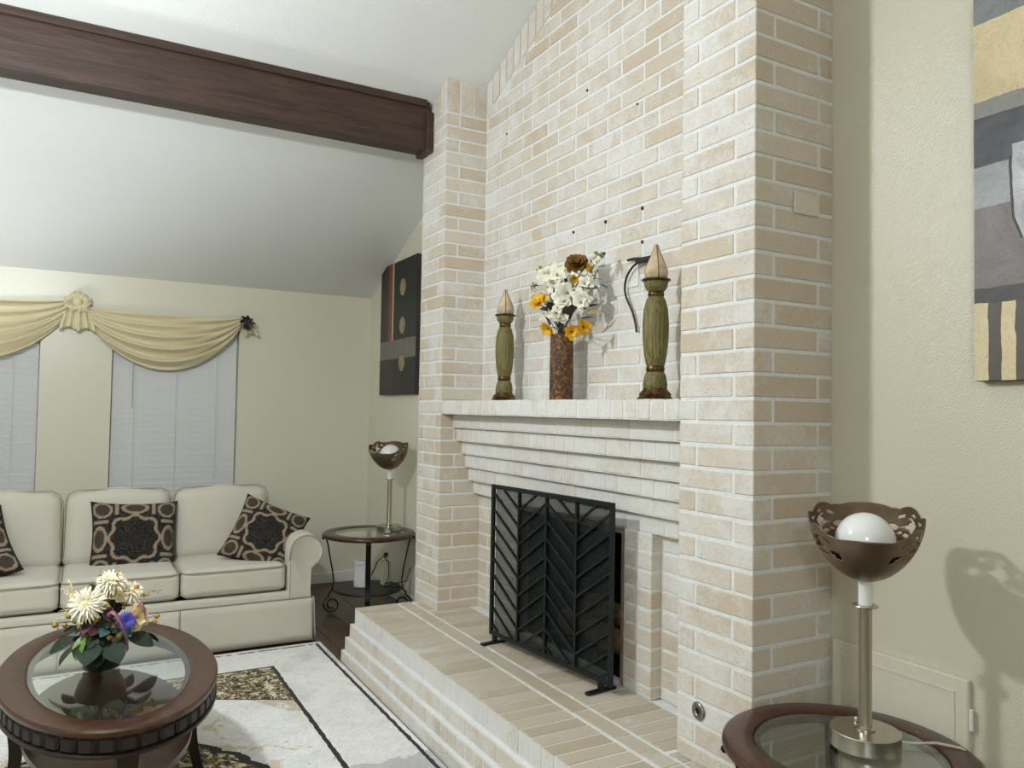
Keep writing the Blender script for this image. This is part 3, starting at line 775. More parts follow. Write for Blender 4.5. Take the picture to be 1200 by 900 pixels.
for k in range(3):
    cx = -inn+cwid*(k+.5)
    o = rbox(cwid-.006, .60, .165, .045, 12, (0, .02, .10)).build('seat_cushion', 'linen', so, loc=(cx, -hd+.325, .395), smooth=True)
    for zz in (.066, -.060):
        hx, hy = cwid/2-.004, .30+.002; rr = .05
        pts = [(-hx+.02, .28, zz), (-hx, .2, zz), (-hx, -hy+rr, zz), (-hx+rr*.3, -hy+rr*.3, zz), (-hx+rr, -hy-.002, zz), (0, -hy-.006, zz), (hx-rr, -hy-.002, zz), (hx-rr*.3, -hy+rr*.3, zz), (hx, -hy+rr, zz), (hx, .2, zz), (hx-.02, .28, zz)]
        MB().tube(pts, .0045, 6).build('piping', 'welt', o, smooth=True)
    def lean(o_, u): return Vector((o_.x*(1-.02*u[2]), o_.y+.03*(1-u[0]**2)*0, o_.z+.012*math.cos(u[0]*PI)*max(0, u[2])))
    o = rbox(cwid-.006, .19, .46, .07, 12, (0, .28, .02), lean).build('back_cushion', 'linen', so, loc=(cx, .135, .658), rot=(math.radians(-13), 0, 0), smooth=True)
    hx, hz = cwid/2-.006, .225; rr = .06; yy = -.062
    pts = [(-hx, yy, -.16), (-hx, yy, hz-rr), (-hx+rr*.3, yy, hz-rr*.3), (-hx+rr, yy, hz+.004), (hx-rr, yy, hz+.004), (hx-rr*.3, yy, hz-rr*.3), (hx, yy, hz-rr), (hx, yy, -.16)]
    MB().tube(pts, .0045, 6).build('piping', 'welt', o, smooth=True)

# throw pillows with a printed lattice of beige links on black
n = NT('pillow_print'); ca = n.n('ShaderNodeAttribute'); ca.attribute_name = 'print'; f = n.noise(n.coord(), 260, 2)
n.bump(f, .3, .002); M['pillow'] = n.done(n.mix(n.mul(n.gt(f, .56), .25), ca.outputs[0], rgb(150, 134, 110)), .85, spec=.15)
def pillow_print(u, v):
    """u, v in -1..1: dark centre star, chain of beige links round it, dark rim"""
    a, b = abs(u), abs(v)
    if a < b: a, b = b, a
    r = math.hypot(a, b); th = math.atan2(b, a)
    star = .52+.045*math.cos(8*th)-.015*math.cos(4*th)
    bei = tau = False
    if abs(r-star-.04) < .036: bei = True
    for cx, cy, rx, ry in ((.80, 0, .16, .27), (.74, .74, .20, .20)):
        d = math.hypot((a-cx)/rx, (b-cy)/ry)
        if abs(d-1) < .17: bei = True
        elif d < .8: tau = True
    if abs(b-.42) < .05 and .60 < a < .98: bei = True
    if r < star: bei = tau = False
    if a > .95: bei = tau = False
    if bei: return rgb(146, 131, 110)
    if tau: return rgb(58, 50, 44)
    return rgb(22, 22, 25)
def pillow(locv, rot, label, S=.42):
    N = 72; m = MB(); cols = []
    for s in (1, -1):
        def fn(p, q, s=s):
            u, v = p*2-1, q*2-1; e = (1-u**4)*(1-v**4)
            th = .088*max(0, e)**.5*(1-.25*(u*u+v*v)/2)
            k = 1-.09*(1-u*u)*abs(v)**3; k2 = 1-.09*(1-v*v)*abs(u)**3
            return (u*S/2*k2, -s*th, v*S/2*k)
        b0 = len(m.v); m.grid(fn, N, N)
        if s < 0:
            nf = N*N; m.f[-nf:] = [tuple(reversed(f)) for f in m.f[-nf:]]
        cols += [pillow_print(i/N*2-1, j/N*2-1) for i in range(N+1) for j in range(N+1)]
    me = m.mesh('throw_pillow', True); at = me.attributes.new('print', 'FLOAT_COLOR', 'POINT')
    at.data.foreach_set('color', [x for c in cols for x in c])
    o = link('throw_pillow', me, 'pillow', None, locv, rot)
    return tag(o, label, 'pillow', 'patterned pillows on the sofa')
pillow((SX+.073, 5.165, .600), (math.radians(-20), math.radians(2), math.radians(0)), 'black and beige lattice throw pillow upright against the middle sofa cushion', .48)
pillow((SX+.795, 4.96, .612), (math.radians(-26), math.radians(22), math.radians(-20)), 'black and beige lattice throw pillow tilted into the sofa corner by the arm', .42)
pillow((SX-.73, 5.05, .60), (math.radians(-35), math.radians(-22), 0), 'black and beige lattice throw pillow slumped on the cushion farthest from the side table', .43)

# ------------------------------------------------------------------ rug
RX0, RX1, RY0, RY1 = -1.15, 1.308, .95, 4.662
n = NT('rug_pile'); p = n.coord(); s = n.sep(p); X, Y = s[0], s[1]
mo = n.noise(p, 3.2, 5, .65, .6); crk = n.noise(n.mapv(p, (1, 1, 1)), 14, 5, .7, 2.0)
col = n.mix(n.step(mo, .42, .72), rgb(238, 236, 231), rgb(215, 213, 209))
col = n.mix(n.mul(n.band(crk, .485, .515), .35), col, rgb(150, 146, 140))
gr = n.noise(p, 1.1, 3, .6); col = n.mix(n.mul(n.step(gr, .58, .64), .55), col, rgb(150, 150, 152))
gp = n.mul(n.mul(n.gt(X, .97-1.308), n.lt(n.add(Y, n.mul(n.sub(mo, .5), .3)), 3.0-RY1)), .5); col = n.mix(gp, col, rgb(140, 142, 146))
gold = rgb(178, 152, 84); blk = rgb(28, 26, 24)
gs = n.noise(p, 9, 5, .75, .8); wob = n.mul(n.sub(n.noise(p, 22, 2), .5), .012)
inn_ = n.mul(n.lt(X, .955-1.308+.0), n.lt(Y, 4.325-RY1))
# baroque band along the inner border: black scrolls with gold on cream
sw = n.noise(p, 9, 3, .6, 3.5); sw2 = n.noise(n.mapv(p, (1, 1, 1), (5, 3, 1)), 21, 3, .6, 2.5)
baro = n.mix(n.gt(sw, .465), rgb(222, 214, 188), blk); baro = n.mix(n.band(sw2, .53, .60), baro, gold)
edge = n.add(n.sub(Y, 3.80-RY1), n.mul(n.sub(X, .94-1.308), .52))      # slanted lower edge of the corner piece
bz = n.mul(n.mul(inn_, n.gt(edge, 0)), n.lt(X, .945-1.308))
# medallion further along, an ellipse with the same scrolls
ex = n.math('DIVIDE', n.sub(X, .08-1.308), .707); ey = n.math('DIVIDE', n.sub(Y, 2.60-RY1), 1.06)
er = n.add(n.math('SQRT', n.add(n.mul(ex, ex), n.mul(ey, ey))), n.mul(n.sub(n.noise(p, 6, 3), .5), .16))
medz = n.lt(er, .97); medl = n.band(er, .965, 1.0)
splash = n.mul(n.gt(n.add(gs, n.mul(n.sub(1.25, er), .25)), .60), n.mul(inn_, n.gt(er, 1.0)))
near = n.mul(n.gt(gs, .48), n.mul(inn_, n.mul(n.gt(edge, -.16), n.gt(n.add(edge, n.mul(X, 1.1)), -.62))))
col = n.mix(n.mul(n.mx(splash, near), .55), col, gold)
col = n.mix(bz, col, baro); col = n.mix(medz, col, baro); col = n.mix(medl, col, blk)
ln = n.add(X, wob); ly = n.add(Y, wob)
line1 = n.mul(n.band(ln, 1.266-1.308, 1.284-1.308), n.lt(Y, 4.62-RY1))
line2 = n.mul(n.band(ly, 4.612-RY1, 4.628-RY1), n.mul(n.lt(X, 1.284-1.308), n.gt(n.noise(p, 30, 2), .42)))
line3 = n.mul(n.band(ln, .945-1.308, .966-1.308), n.lt(Y, 4.33-RY1))
line4 = n.mul(n.band(ly, 4.315-RY1, 4.33-RY1), n.lt(X, .966-1.308)); line5 = n.mul(n.band(n.add(edge, wob), -.012, .002), n.lt(X, .94-1.308))
for l in (line1, line2, line3, line4, line5): col = n.mix(l, col, blk)
pile = n.noise(p, 420, 2); n.bump(pile, .35, .003)
M['rug'] = n.done(col, .95, spec=.1, sheen=.2)
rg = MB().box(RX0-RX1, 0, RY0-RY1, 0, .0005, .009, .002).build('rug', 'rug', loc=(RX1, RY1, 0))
tag(rg, 'cream area rug with black border lines and gold baroque corners under the coffee table', 'rug')

# ------------------------------------------------------------------ oval coffee table
CTX, CTY, CTZ = .128, 3.22, CAMZ-.955; A_, B_ = .354, .655
ct = tag(empty('coffee_table', (CTX, CTY, .009), math.radians(3)), 'oval cherry wood coffee table with glass inset and carved edge on the rug', 'coffee table')
T = CTZ-.009
def oval(m, prof, n=96, rf=None):
    """prof: (inset from the outer edge, z)"""
    vs = []; fs = []; k = len(prof)
    for i in range(n):
        a = 2*PI*i/n; d = rf(i) if rf else 0
        for ins, z in prof: vs.append(((A_-ins-d)*math.cos(a), (B_-ins-d)*math.sin(a), z))
    for i in range(n):
        j = (i+1) % n
        for q in range(k): q2 = (q+1) % k; fs.append((i*k+q, j*k+q, j*k+q2, i*k+q2))
    return m.add(vs, fs)
def disc(m, ins, z0, z1, n=96):
    vs = [((A_-ins)*math.cos(2*PI*i/n), (B_-ins)*math.sin(2*PI*i/n), z) for z in (z0, z1) for i in range(n)]
    return m.add(vs, [tuple(reversed(range(n))), tuple(range(n, 2*n))]+[(i, (i+1) % n, n+(i+1) % n, n+i) for i in range(n)])
RW = .092
oval(MB(), [(0.004, T-.022), (0, T-.016), (0, T-.006), (.006, T), (RW-.006, T), (RW, T-.004), (RW, T-.016), (RW+.02, T-.016), (RW+.02, T-.022)]).build('top_ring', 'cherry', ct, smooth='auto')
disc(MB(), RW+.0015, T-.0155, T-.004).build('glass_top', 'glass', ct)
oval(MB(), [(.018, T-.075), (.014, T-.022), (.06, T-.022), (.06, T-.075)]).build('apron', 'cherry_dark', ct)
# the carved edge: a row of upright blocks round the apron, at equal arc steps
nb = 54; per = [0]
for i in range(720):
    a = 2*PI*i/720; per.append(per[-1]+math.hypot(A_*math.sin(a), B_*math.cos(a))*2*PI/720)
v, f = bevbox(.014, .0265, .0245, .009); bme = bpy.data.meshes.new('carved_block'); bme.from_pydata(v, [], f); bme.update()
i = 0
for k in range(nb):
    t_ = per[-1]*(k+.5)/nb
    while per[i+1] < t_: i += 1
    a = 2*PI*(i+(t_-per[i])/(per[i+1]-per[i]))/720
    link('carved_block', bme, 'cherry_dark', ct, ((A_-.020)*math.cos(a), (B_-.020)*math.sin(a), T-.0485), (0, 0, math.atan2(math.sin(a)/(B_-.02), math.cos(a)/(A_-.02))))
oval(MB(), [(.012, T-.088), (.002, T-.084), (.002, T-.075), (.012, T-.071), (.05, T-.071), (.05, T-.088)]).build('lower_moulding', 'cherry_dark', ct, smooth='auto')
for (lx, ly) in ((A_-.045, 0), (-A_+.045, 0), (0, B_-.045), (0, -B_+.045)):
    d = Vector((lx, ly, 0)).normalized(); pts = []; 
    for k in range(13):
        t = k/12; off = -.028*math.sin(PI*t)+.010*t*t; pts.append((lx+d.x*off, ly+d.y*off, (T-.08)*(1-t)))
    m = MB(); pr = []
    t_ = Vector((-d.y, d.x, 0))
    for k, p_ in enumerate(pts):
        w_ = .030-.010*(k/12)
        for a, b in ((-1, -1), (1, -1), (1, 1), (-1, 1)): m.v.append(tuple(Vector(p_)+t_*(a*w_)+d*(b*w_*.8)))
    for k in range(12):
        for q in range(4): q2 = (q+1) % 4; m.f.append((k*4+q, k*4+q2, k*4+4+q2, k*4+4+q)); m.mi.append(0)
    m.f += [(3, 2, 1, 0), (48, 49, 50, 51)]; m.mi += [0, 0]
    m.build('leg', 'cherry_dark', ct, smooth='auto')
disc(MB(), .082, CAMZ-1.15-.03, CAMZ-1.15-.009).build('lower_shelf', 'cherry', ct)

# ------------------------------------------------------------------ flowers
def rot_to(d):
    return Vector((0, 0, 1)).rotation_difference(Vector(d).normalized()).to_matrix()
def blossom(parent, c, d, R, layers, mat, name='flower', centre=None, wid=.32, ragged=0):
    """layers: (petal count, tilt from axis in degrees, length factor)"""
    m = MB(); Q = rot_to(d); c = Vector(c)
    for (np_, tilt, lf) in layers:
        ph = random.random()*6
        for k in range(np_):
            a = ph+2*PI*k/np_+random.uniform(-.12, .12); L = R*lf*random.uniform(.88, 1.08); tl = math.radians(tilt+random.uniform(-7, 7)); W = R*wid*lf
            def fn(u, v, a=a, L=L, tl=tl, W=W):
                tt = tl+u*.35; r_ = L*u*math.sin(tt); h_ = L*u*math.cos(tt)*.9
                w_ = (v-.5)*2*W*math.sin(PI*(u*.86+.07))**.7*(1-ragged*u)
                h_ += .25*abs(v-.5)*W
                return c+Q@Vector((math.cos(a)*r_-math.sin(a)*w_, math.sin(a)*r_+math.cos(a)*w_, h_))
            m.grid(fn, 4, 2)
    o = m.build(name, mat, parent, smooth=True)
    if centre: MB().ball(tuple(c+Q@Vector((0, 0, R*.16))), R*.17, 8, 6).build('flower_centre', centre, o, smooth=True)
    return o
def leaf(parent, c, d, L, W, mat='leaf', roll=0, curl=.4):
    o = leaf_mesh(L, W, curl).build('leaf', mat, parent, loc=c, smooth=True); return orient(o, d, roll)
MUM = [(22, 92, 1), (20, 72, .95), (18, 52, .85), (14, 32, .7), (9, 14, .55), (26, 82, .98), (18, 40, .8)]
STAR = [(5, 62, 1)]; LILY = [(6, 48, 1)]; ROSE = [(6, 70, 1), (6, 45, .9), (5, 25, .8), (4, 10, .7)]

fa = tag(empty('flower_arrangement', onZ(119, 781, CTZ+.001)), 'artificial flowers with cream dahlias and blue bloom in a green pot on coffee table', 'flower arrangement')
F0 = Vector(fa.location)
def fpx(x, y, dy=0): return onY(x, y, F0.y+dy)-F0
MB().lathe([(.0001, .001), (.060, .001), (.062, .006), (.055, .012), (.072, .035), (.085, .075), (.080, .098), (.074, .100), (.074, .09), (.0001, .09)], 32).build('pot', 'pot', fa, smooth='auto')
cc = Vector((0, 0, .09))
def stalk(parent, p, d=None, r=.0022, mat='stem', base=cc):
    p = Vector(p); MB().tube([tuple(base.lerp(p, t)+Vector((0, 0, .02*math.sin(PI*t)))) for t in (0, .25, .5, .75, 1)], r, 5).build('stem', mat, parent, smooth=True)
for (x, y, dy, R, dd, ly, mt_, cen, wd, rg_) in (
        (101, 708, -.06, .068, (-.25, -.85, .5), MUM, 'f_ivory', 'f_cream', .11, .5), (130, 681, 0, .056, (0, -.5, .9), MUM, 'f_ivory', 'f_cream', .12, .5),
        (153, 693, .02, .054, (.4, -.5, .7), MUM, 'f_ivory', 'f_cream', .12, .5), (160, 724, -.04, .052, (.6, -.8, .2), ROSE, 'f_cream', None, .42, 0),
        (148, 728, -.09, .036, (.3, -.9, .3), MUM, 'f_blue', None, .14, .5), (140, 697, .0, .03, (.2, -.8, .6), ROSE, 'f_cream', None, .4, 0), (127, 719, -.06, .026, (0, -1, .3), ROSE, 'plum', None, .4, 0)):
    p_ = fpx(x, y, dy); blossom(fa, p_, dd, R, ly, mt_, 'flower', cen, wd, rg_); stalk(fa, p_)
for (x, y, dy) in ((80, 722, -.02), (88, 728, -.05), (93, 735, -.06), (124, 702, -.03), (127, 712, -.05), (118, 716, -.05), (106, 740, -.08), (101, 745, -.08), (128, 747, -.1), (139, 745, -.1), (76, 733, 0), (122, 692, 0), (132, 698, 0), (146, 706, 0), (184, 722, 0), (181, 729, 0), (112, 727, -.07), (96, 725, -.07), (133, 736, -.09), (64, 733, 0), (160, 688, .02), (110, 700, 0)):
    p_ = fpx(x, y, dy); MB().ball(p_, .0095, 8, 6).build('berry', 'berry', fa, smooth=True); stalk(fa, p_, r=.0012)
for (x0, y0, x1, y1) in ((97, 722, 61, 727), (120, 690, 117, 668), (137, 684, 137, 662), (165, 698, 188, 692), (85, 700, 72, 690), (88, 702, 80, 678), (90, 718, 70, 716)):
    a, b = fpx(x0, y0, -.02), fpx(x1, y1, .02)
    m = MB(); m.tube([a, a.lerp(b, .5)+Vector((0, 0, .008)), b], .0012, 5)
    for t in range(12):
        q = a.lerp(b, t/11); m.ball(q+Vector((random.uniform(-.006, .006), random.uniform(-.006, .006), random.uniform(-.006, .006))), .0042*(1.3-t/14), 5, 4)
    m.build('grass_plume', 'berry' if x1 > 80 else 'f_cream', fa, smooth=True)
for (x, y, dy, dd, L, W, mt_, rl_) in ((98, 752, -.08, (-.9, -.5, -.35), .11, .036, 'leaf', .3), (90, 748, -.02, (-1, 0, -.25), .10, .034, 'leaf', -.4), (110, 755, -.1, (-.3, -.9, -.25), .10, .040, 'leaf', 0), (128, 754, -.1, (.3, -.9, -.3), .10, .04, 'leaf', .2),
        (150, 745, -.06, (.9, -.4, -.2), .10, .034, 'leaf', .5), (158, 742, .02, (1, .2, -.25), .10, .034, 'leaf', -.3), (112, 697, .02, (-.2, -.3, 1), .06, .018, 'leaf2', .2), (108, 745, -.02, (-.6, -.5, .1), .09, .03, 'plum', 0), (138, 740, -.03, (.3, -.8, .2), .09, .026, 'teal', .4), (126, 738, -.06, (-.2, -.9, .2), .08, .02, 'teal', -.4),
        (100, 738, .06, (-.6, .6, .1), .10, .03, 'leaf', 0), (140, 738, .08, (.5, .7, 0), .10, .03, 'leaf', 0), (118, 730, .02, (-.1, -.3, .9), .08, .026, 'leaf', .8), (134, 720, .03, (.1, -.3, .9), .08, .026, 'leaf', -.8), (98, 745, -.09, (-.4, -.8, -.7), .09, .022, 'leaf2', .1), (114, 762, -.06, (-.1, -.8, -.6), .07, .03, 'leaf', .1)):
    leaf(fa, fpx(x, y, dy), dd, L, W, mt_, rl_)
for k in range(26):       # dark filler foliage between the stems
    a = random.uniform(0, 2*PI); t = random.uniform(.2, 1); c_ = Vector((.07*t*math.cos(a), .07*t*math.sin(a)-.01, random.uniform(.10, .19)))
    leaf(fa, c_, (math.cos(a), math.sin(a)-.3, random.uniform(-.5, .6)), random.uniform(.05, .085), random.uniform(.014, .026), random.choice(['leaf', 'leaf', 'leaf', 'plum', 'teal']), random.uniform(-.7, .7))
for k in range(24):
    a = random.uniform(0, 2*PI); t = random.uniform(.3, 1); MB().ball((.075*t*math.cos(a), -.02+.07*t*math.sin(a), random.uniform(.13, .23)), .0075, 7, 5).build('berry', 'berry', fa, smooth=True)
def ribbon(parent, pts, wd, mat):
    P_ = [Vector(p_) for p_ in pts]
    for _ in range(2):
        q = [P_[0]]
        for a, b in zip(P_, P_[1:]): q += [a*.75+b*.25, a*.25+b*.75]
        P_ = q+[P_[-1]]
    m = MB(); m.strap(P_, (.25, .9, .3), wd, .0015); return m.build('ribbon', mat, parent, smooth=True)
ribbon(fa, [fpx(126, 720, -.1), fpx(133, 716, -.12), fpx(141, 728, -.14), fpx(148, 744, -.14), fpx(150, 762, -.12)], .022, 'f_mauve')
ribbon(fa, [fpx(158, 712, -.02), fpx(166, 706, -.04), fpx(170, 716, -.05), fpx(171, 730, -.04), fpx(168, 738, -.02)], .018, 'f_mauve')

# bronze vase with a bouquet on the mantel
VX = 1.9; vb = onX(657.5, 468, VX); vz = ZM+.0015
vs_ = tag(empty('flower_vase', (VX, vb.y, vz)), 'tall embossed bronze cylinder vase on the mantel holding a bouquet', 'vase')
H_ = .298; R_ = .054
MB().lathe([(.0001, 0), (R_*.98, 0), (R_, .004), (R_*1.0, H_*.5), (R_*.97, H_*.97), (R_*.93, H_), (R_*.85, H_), (R_*.85, .02), (.0001, .02)], 40).build('body', 'vase', vs_, smooth='auto')
bq = tag(empty('flower_bouquet', (VX, vb.y, vz+.19)), 'bouquet of white, yellow and brown silk flowers standing in the bronze vase', 'bouquet')
B0 = Vector(bq.location)
def bpx(x, y, dx=0): return onX(570+x/4.5, 280+y/4.5, VX+dx)-B0
bc = Vector((0, 0, -.10))
def bst(p_, mat='stem', r=.0018):
    p_ = Vector(p_); k = Vector((0, 0, .10)); MB().tube([bc, bc.lerp(k, .5)+p_*.02, k+p_*.15, p_*.6+Vector((0, 0, .06)), p_], r, 5).build('stem', mat, bq, smooth=True)
blossom(bq, bpx(480, 140, -.03), (-.6, -.6, .5), .058, [(7, 62, 1), (7, 42, .98), (6, 26, .95), (5, 14, .9), (4, 6, .8)], 'f_brown', 'flower', None, .5); bst(bpx(480, 150, -.03))
blossom(bq, bpx(470, 205, -.02), (-.3, -.6, -.5), .030, LILY, 'f_yellow', 'flower', None, .35); bst(bpx(470, 205, -.02)); blossom(bq, bpx(535, 160, 0), (.3, -.8, .1), .03, LILY, 'f_yellow', 'flower', None, .35)
for (x, y, dx, R, dd) in ((285, 345, -.02, .055, (-.6, -.3, .5)), (330, 470, -.06, .042, (-.6, -.2, -.4)), (448, 485, -.06, .042, (-.4, -.7, -.3)), (505, 465, -.04, .045, (-.1, -1, -.1)), (300, 330, .0, .04, (-.6, 0, .8))):
    p_ = bpx(x, y, dx); blossom(bq, p_, dd, R, [(6, 40, 1), (5, 22, .9)], 'f_yellow', 'flower', 'f_brown', .36); bst(p_)
for (x, y, dx, R) in ((350, 175, 0, .035), (330, 205, -.02, .034), (375, 190, -.03, .036), (360, 225, -.03, .033), (400, 260, -.04, .036), (425, 285, -.04, .038), (395, 305, -.05, .04), (410, 335, -.05, .036), (430, 320, -.03, .034), (490, 300, -.04, .034), (515, 320, -.03, .034), (500, 335, -.04, .03), (365, 400, -.06, .034), (385, 425, -.06, .034), (350, 415, -.04, .03), (300, 200, .01, .03), (545, 235, 0, .03), (520, 235, -.02, .03), (380, 365, -.05, .03), (290, 290, 0, .024), (310, 180, 0, .026)):
    p_ = bpx(x, y, dx); blossom(bq, p_, (random.uniform(-.8, .1), -.5, random.uniform(-.3, .7)), R*1.2, [(5, 66, 1), (5, 45, .75)], 'f_white' if y > 240 or x < 340 else ('f_ivory' if random.random() < .5 else 'f_white'), 'flower', 'f_green', .42); bst(p_, 'stem', .0012)
for (x, y, dx, mt_) in ((590, 90, 0, 'f_green'), (600, 80, .01, 'f_green'), (580, 105, 0, 'f_green'), (575, 130, 0, 'f_white'), (560, 120, .02, 'f_green'), (595, 110, 0, 'f_white'), (570, 180, .02, 'f_green'), (560, 200, .01, 'f_white'), (280, 155, .02, 'f_green'), (350, 125, .02, 'f_white'), (250, 250, .02, 'f_green'), (240, 300, .02, 'f_white')):
    p_ = bpx(x, y, dx); m = MB()
    for _ in range(7): m.ball(p_+Vector((random.uniform(-.012, .012), random.uniform(-.012, .012), random.uniform(-.016, .016))), random.uniform(.004, .008), 6, 4)
    m.build('bud_spray', mt_, bq, smooth=True); bst(p_, 'stem', .0010)
for (x, y, dd, L, W, mt_) in ((470, 370, (.2, -.4, .8), .09, .022, 'leaf'), (500, 380, (.6, -.4, .5), .09, .022, 'leaf'), (440, 400, (-.1, -.6, .7), .08, .02, 'stem'), (420, 420, (-.3, -.5, .8), .08, .02, 'plum'), (525, 265, (.5, -.6, .2), .06, .028, 'leaf2'), (505, 270, (-.2, -.8, .3), .055, .026, 'leaf'), (470, 250, (.1, -.7, .4), .07, .022, 'stem'), (355, 245, (-.5, -.5, .3), .05, .018, 'plum'), (290, 250, (-.9, -.2, .1), .06, .012, 'plum'), (590, 240, (.9, -.3, -.1), .05, .012, 'plum'), (530, 395, (.9, -.4, .3), .07, .018, 'f_cream'), (510, 385, (.7, -.5, .6), .06, .016, 'f_cream'), (320, 380, (-.7, -.3, .3), .06, .018, 'plum'), (490, 430, (.4, -.6, .3), .08, .02, 'leaf'), (450, 330, (0, -.6, .8), .08, .02, 'leaf'), (320, 250, (-.3, -.4, .9), .07, .012, 'f_cream'), (345, 380, (-.4, -.4, .6), .07, .018, 'leaf')):
    leaf(bq, bpx(x, y, -.02), dd, L, W, mt_, random.uniform(-.6, .6))
for k in range(30):
    x, y = 395+random.gauss(0, 75), 260+random.gauss(0, 75)
    if not (250 < x < 560 and 130 < y < 430): continue
    p_ = bpx(x, y, random.uniform(-.05, .05)); blossom(bq, p_, (random.uniform(-.8, .3), -.5, random.uniform(-.3, .7)), random.uniform(.016, .026), STAR, random.choice(['f_white', 'f_ivory', 'f_green', 'f_white']), 'flower', None, .42)
for k in range(22):
    x, y = 420+random.gauss(0, 60), 350+random.gauss(0, 60); leaf(bq, bpx(x, y, random.uniform(-.03, .04)), (random.uniform(-.7, .7), -.4, random.uniform(.1, 1)), random.uniform(.04, .08), random.uniform(.008, .018), random.choice(['leaf', 'stem', 'plum', 'leaf']), random.uniform(-.8, .8))
for (x0, y0) in ((235, 430), (250, 470), (240, 330), (230, 250), (600, 230)):
    p_ = bpx(x0, y0, 0); MB().tube([Vector((0, 0, .08)), Vector((0, 0, .11))+p_*.4, p_], .0009, 5).build('twig', 'stem', bq, smooth=True)

# green candle pillars with flame finials
def candle(px, X, h, label):
    b = onX(px, 468, X); e = tag(empty('candle_holder', (X, b.y, ZM+.0015)), label, 'candle holder', 'green candle holders on the mantel'); s = h/.56
    def P_(pr): return [(r*s, z*s) for r, z in pr]
    MB().lathe(P_([(.0001, 0), (.062, 0), (.063, .006), (.056, .012), (.058, .018), (.052, .026), (.044, .034), (.042, .040), (.0001, .040)]), 36).build('foot', 'gold', e, smooth='auto')
    fl_ = lambda a: 1+.018*math.cos(22*a)
    MB().lathe(P_([(.0001, .0405), (.041, .0405), (.043, .055), (.038, .085), (.031, .098), (.0001, .098)]), 88, rfun=fl_).build('lower_cup', 'green', e, smooth='auto')
    MB().lathe(P_([(.0001, .0985), (.030, .0985), (.033, .104), (.033, .114), (.030, .121), (.0001, .121)]), 36).build('lower_collar', 'gold', e, smooth='auto')
    MB().lathe(P_([(.0001, .1215), (.032, .1215), (.040, .16), (.0455, .22), (.0465, .27), (.043, .32), (.034, .356), (.027, .368), (.0001, .368)]), 88, rfun=fl_).build('column', 'green', e, smooth='auto')
    MB().lathe(P_([(.0001, .3685), (.026, .3685), (.029, .373), (.029, .381), (.026, .386), (.0001, .386)]), 36).build('upper_collar', 'gold', e, smooth='auto')
    MB().lathe(P_([(.0001, .3865), (.028, .3865), (.039, .400), (.043, .418), (.042, .424), (.0001, .424)]), 48, rfun=fl_).build('upper_cup', 'green', e, smooth='auto')
    MB().lathe(P_([(.0001, .4245), (.050, .4245), (.053, .428), (.050, .432), (.0001, .432)]), 40).build('drip_tray', 'gold', e, smooth='auto')
    FP_ = [(.034, .4325), (.0405, .446), (.0415, .460), (.037, .478), (.027, .500), (.0175, .520), (.0105, .538), (.0065, .550), (.0055, .556)]
    f = MB().lathe(P_([(.0001, .4325)]+FP_+[(.0001, .562)]), 40, rfun=lambda a: 1+.06*math.cos(4*a)).build('finial', 'finial', e, smooth='auto')
    for k in range(4):
        a = PI/4+k*PI/2+.3; MB().tube([(r*s*math.cos(a)*.975, r*s*math.sin(a)*.975, z*s) for r, z in FP_], .0022*s, 6).build('rib', 'finial_rib', f, smooth=True)
    return e
candle(590.5, 1.905, .575, 'green and gold candle holder beside the brick pier that carries the dark beam')
candle(767.5, 1.885, .588, 'green and gold candle holder in front of the black wall bracket and cable')
# ------------------------------------------------------------------ round side tables: cherry ring, glass, wrought iron legs
TZ = CAMZ-.858; TR = .3170
def side_table(c, rz, label):
    e = tag(empty('side_table', (c[0], c[1], 0), rz), label, 'side table', 'round glass side tables')
    MB().lathe([(TR-.012, TZ-.030), (TR-.002, TZ-.024), (TR, TZ-.014), (TR-.004, TZ-.005), (TR-.014, TZ), (TR-.072, TZ), (TR-.080, TZ-.004), (TR-.080, TZ-.018), (TR-.098, TZ-.018), (TR-.098, TZ-.030)], 96, close=True).build('top_ring', 'cherry', e, smooth='auto')
    MB().lathe([(.0001, TZ-.0175), (TR-.083, TZ-.0175), (TR-.0815, TZ-.016), (TR-.0815, TZ-.007), (TR-.083, TZ-.0055), (.0001, TZ-.0055)], 72).build('glass_top', 'glass', e, smooth='auto')
    MB().lathe([(TR-.085, TZ-.040), (TR-.065, TZ-.040), (TR-.065, TZ-.0305), (TR-.085, TZ-.0305)], 64, close=True).build('iron_ring', 'iron', e, smooth='auto')
    for k in range(4):
        a = k*PI/2; d = Vector((math.cos(a), math.sin(a), 0)); t = Vector((-d.y, d.x, 0))
        pr = [(TR-.022, TZ-.052), (TR-.010, TZ-.046), (TR-.006, TZ-.036), (TR-.022, TZ-.033), (TR-.045, TZ-.036)]
        m = MB(); top = [d*r+Vector((0, 0, z)) for r, z in [(TR-.012, TZ-.036), (TR-.03, TZ-.045), (TR-.040, TZ-.08), (TR-.055, TZ-.16), (TR-.075, TZ-.26), (TR-.085, TZ-.34), (TR-.078, TZ-.39), (TR-.06, TZ-.42)]]
        cx, cz = TR-.075, .060
        sp_ = []
        for i in range(34):
            q = i/33; an = math.radians(70-560*q); r_ = .058*(1-.62*q); sp_.append(d*(cx+r_*math.cos(an))+Vector((0, 0, cz+.002+r_*math.sin(an))))
        path = top+[d*(TR-.052)+Vector((0, 0, .135))]+sp_
        m.strap(path, t, .034, .008); m.build('leg', 'iron', e, smooth='auto')
        m = MB(); m.ball(d*(TR-.008)+Vector((0, 0, TZ-.042)), .011, 8, 6); m.build('knob', 'iron', e, smooth=True)
    MB().lathe([(.0001, .158), (TR-.085, .158), (TR-.078, .164), (TR-.085, .172), (.0001, .172)], 64).build('lower_shelf', 'cherry_dark', e, smooth='auto')
    return e
NT_C = (1.770, 1.350); FT_C = (1.787, 5.21)
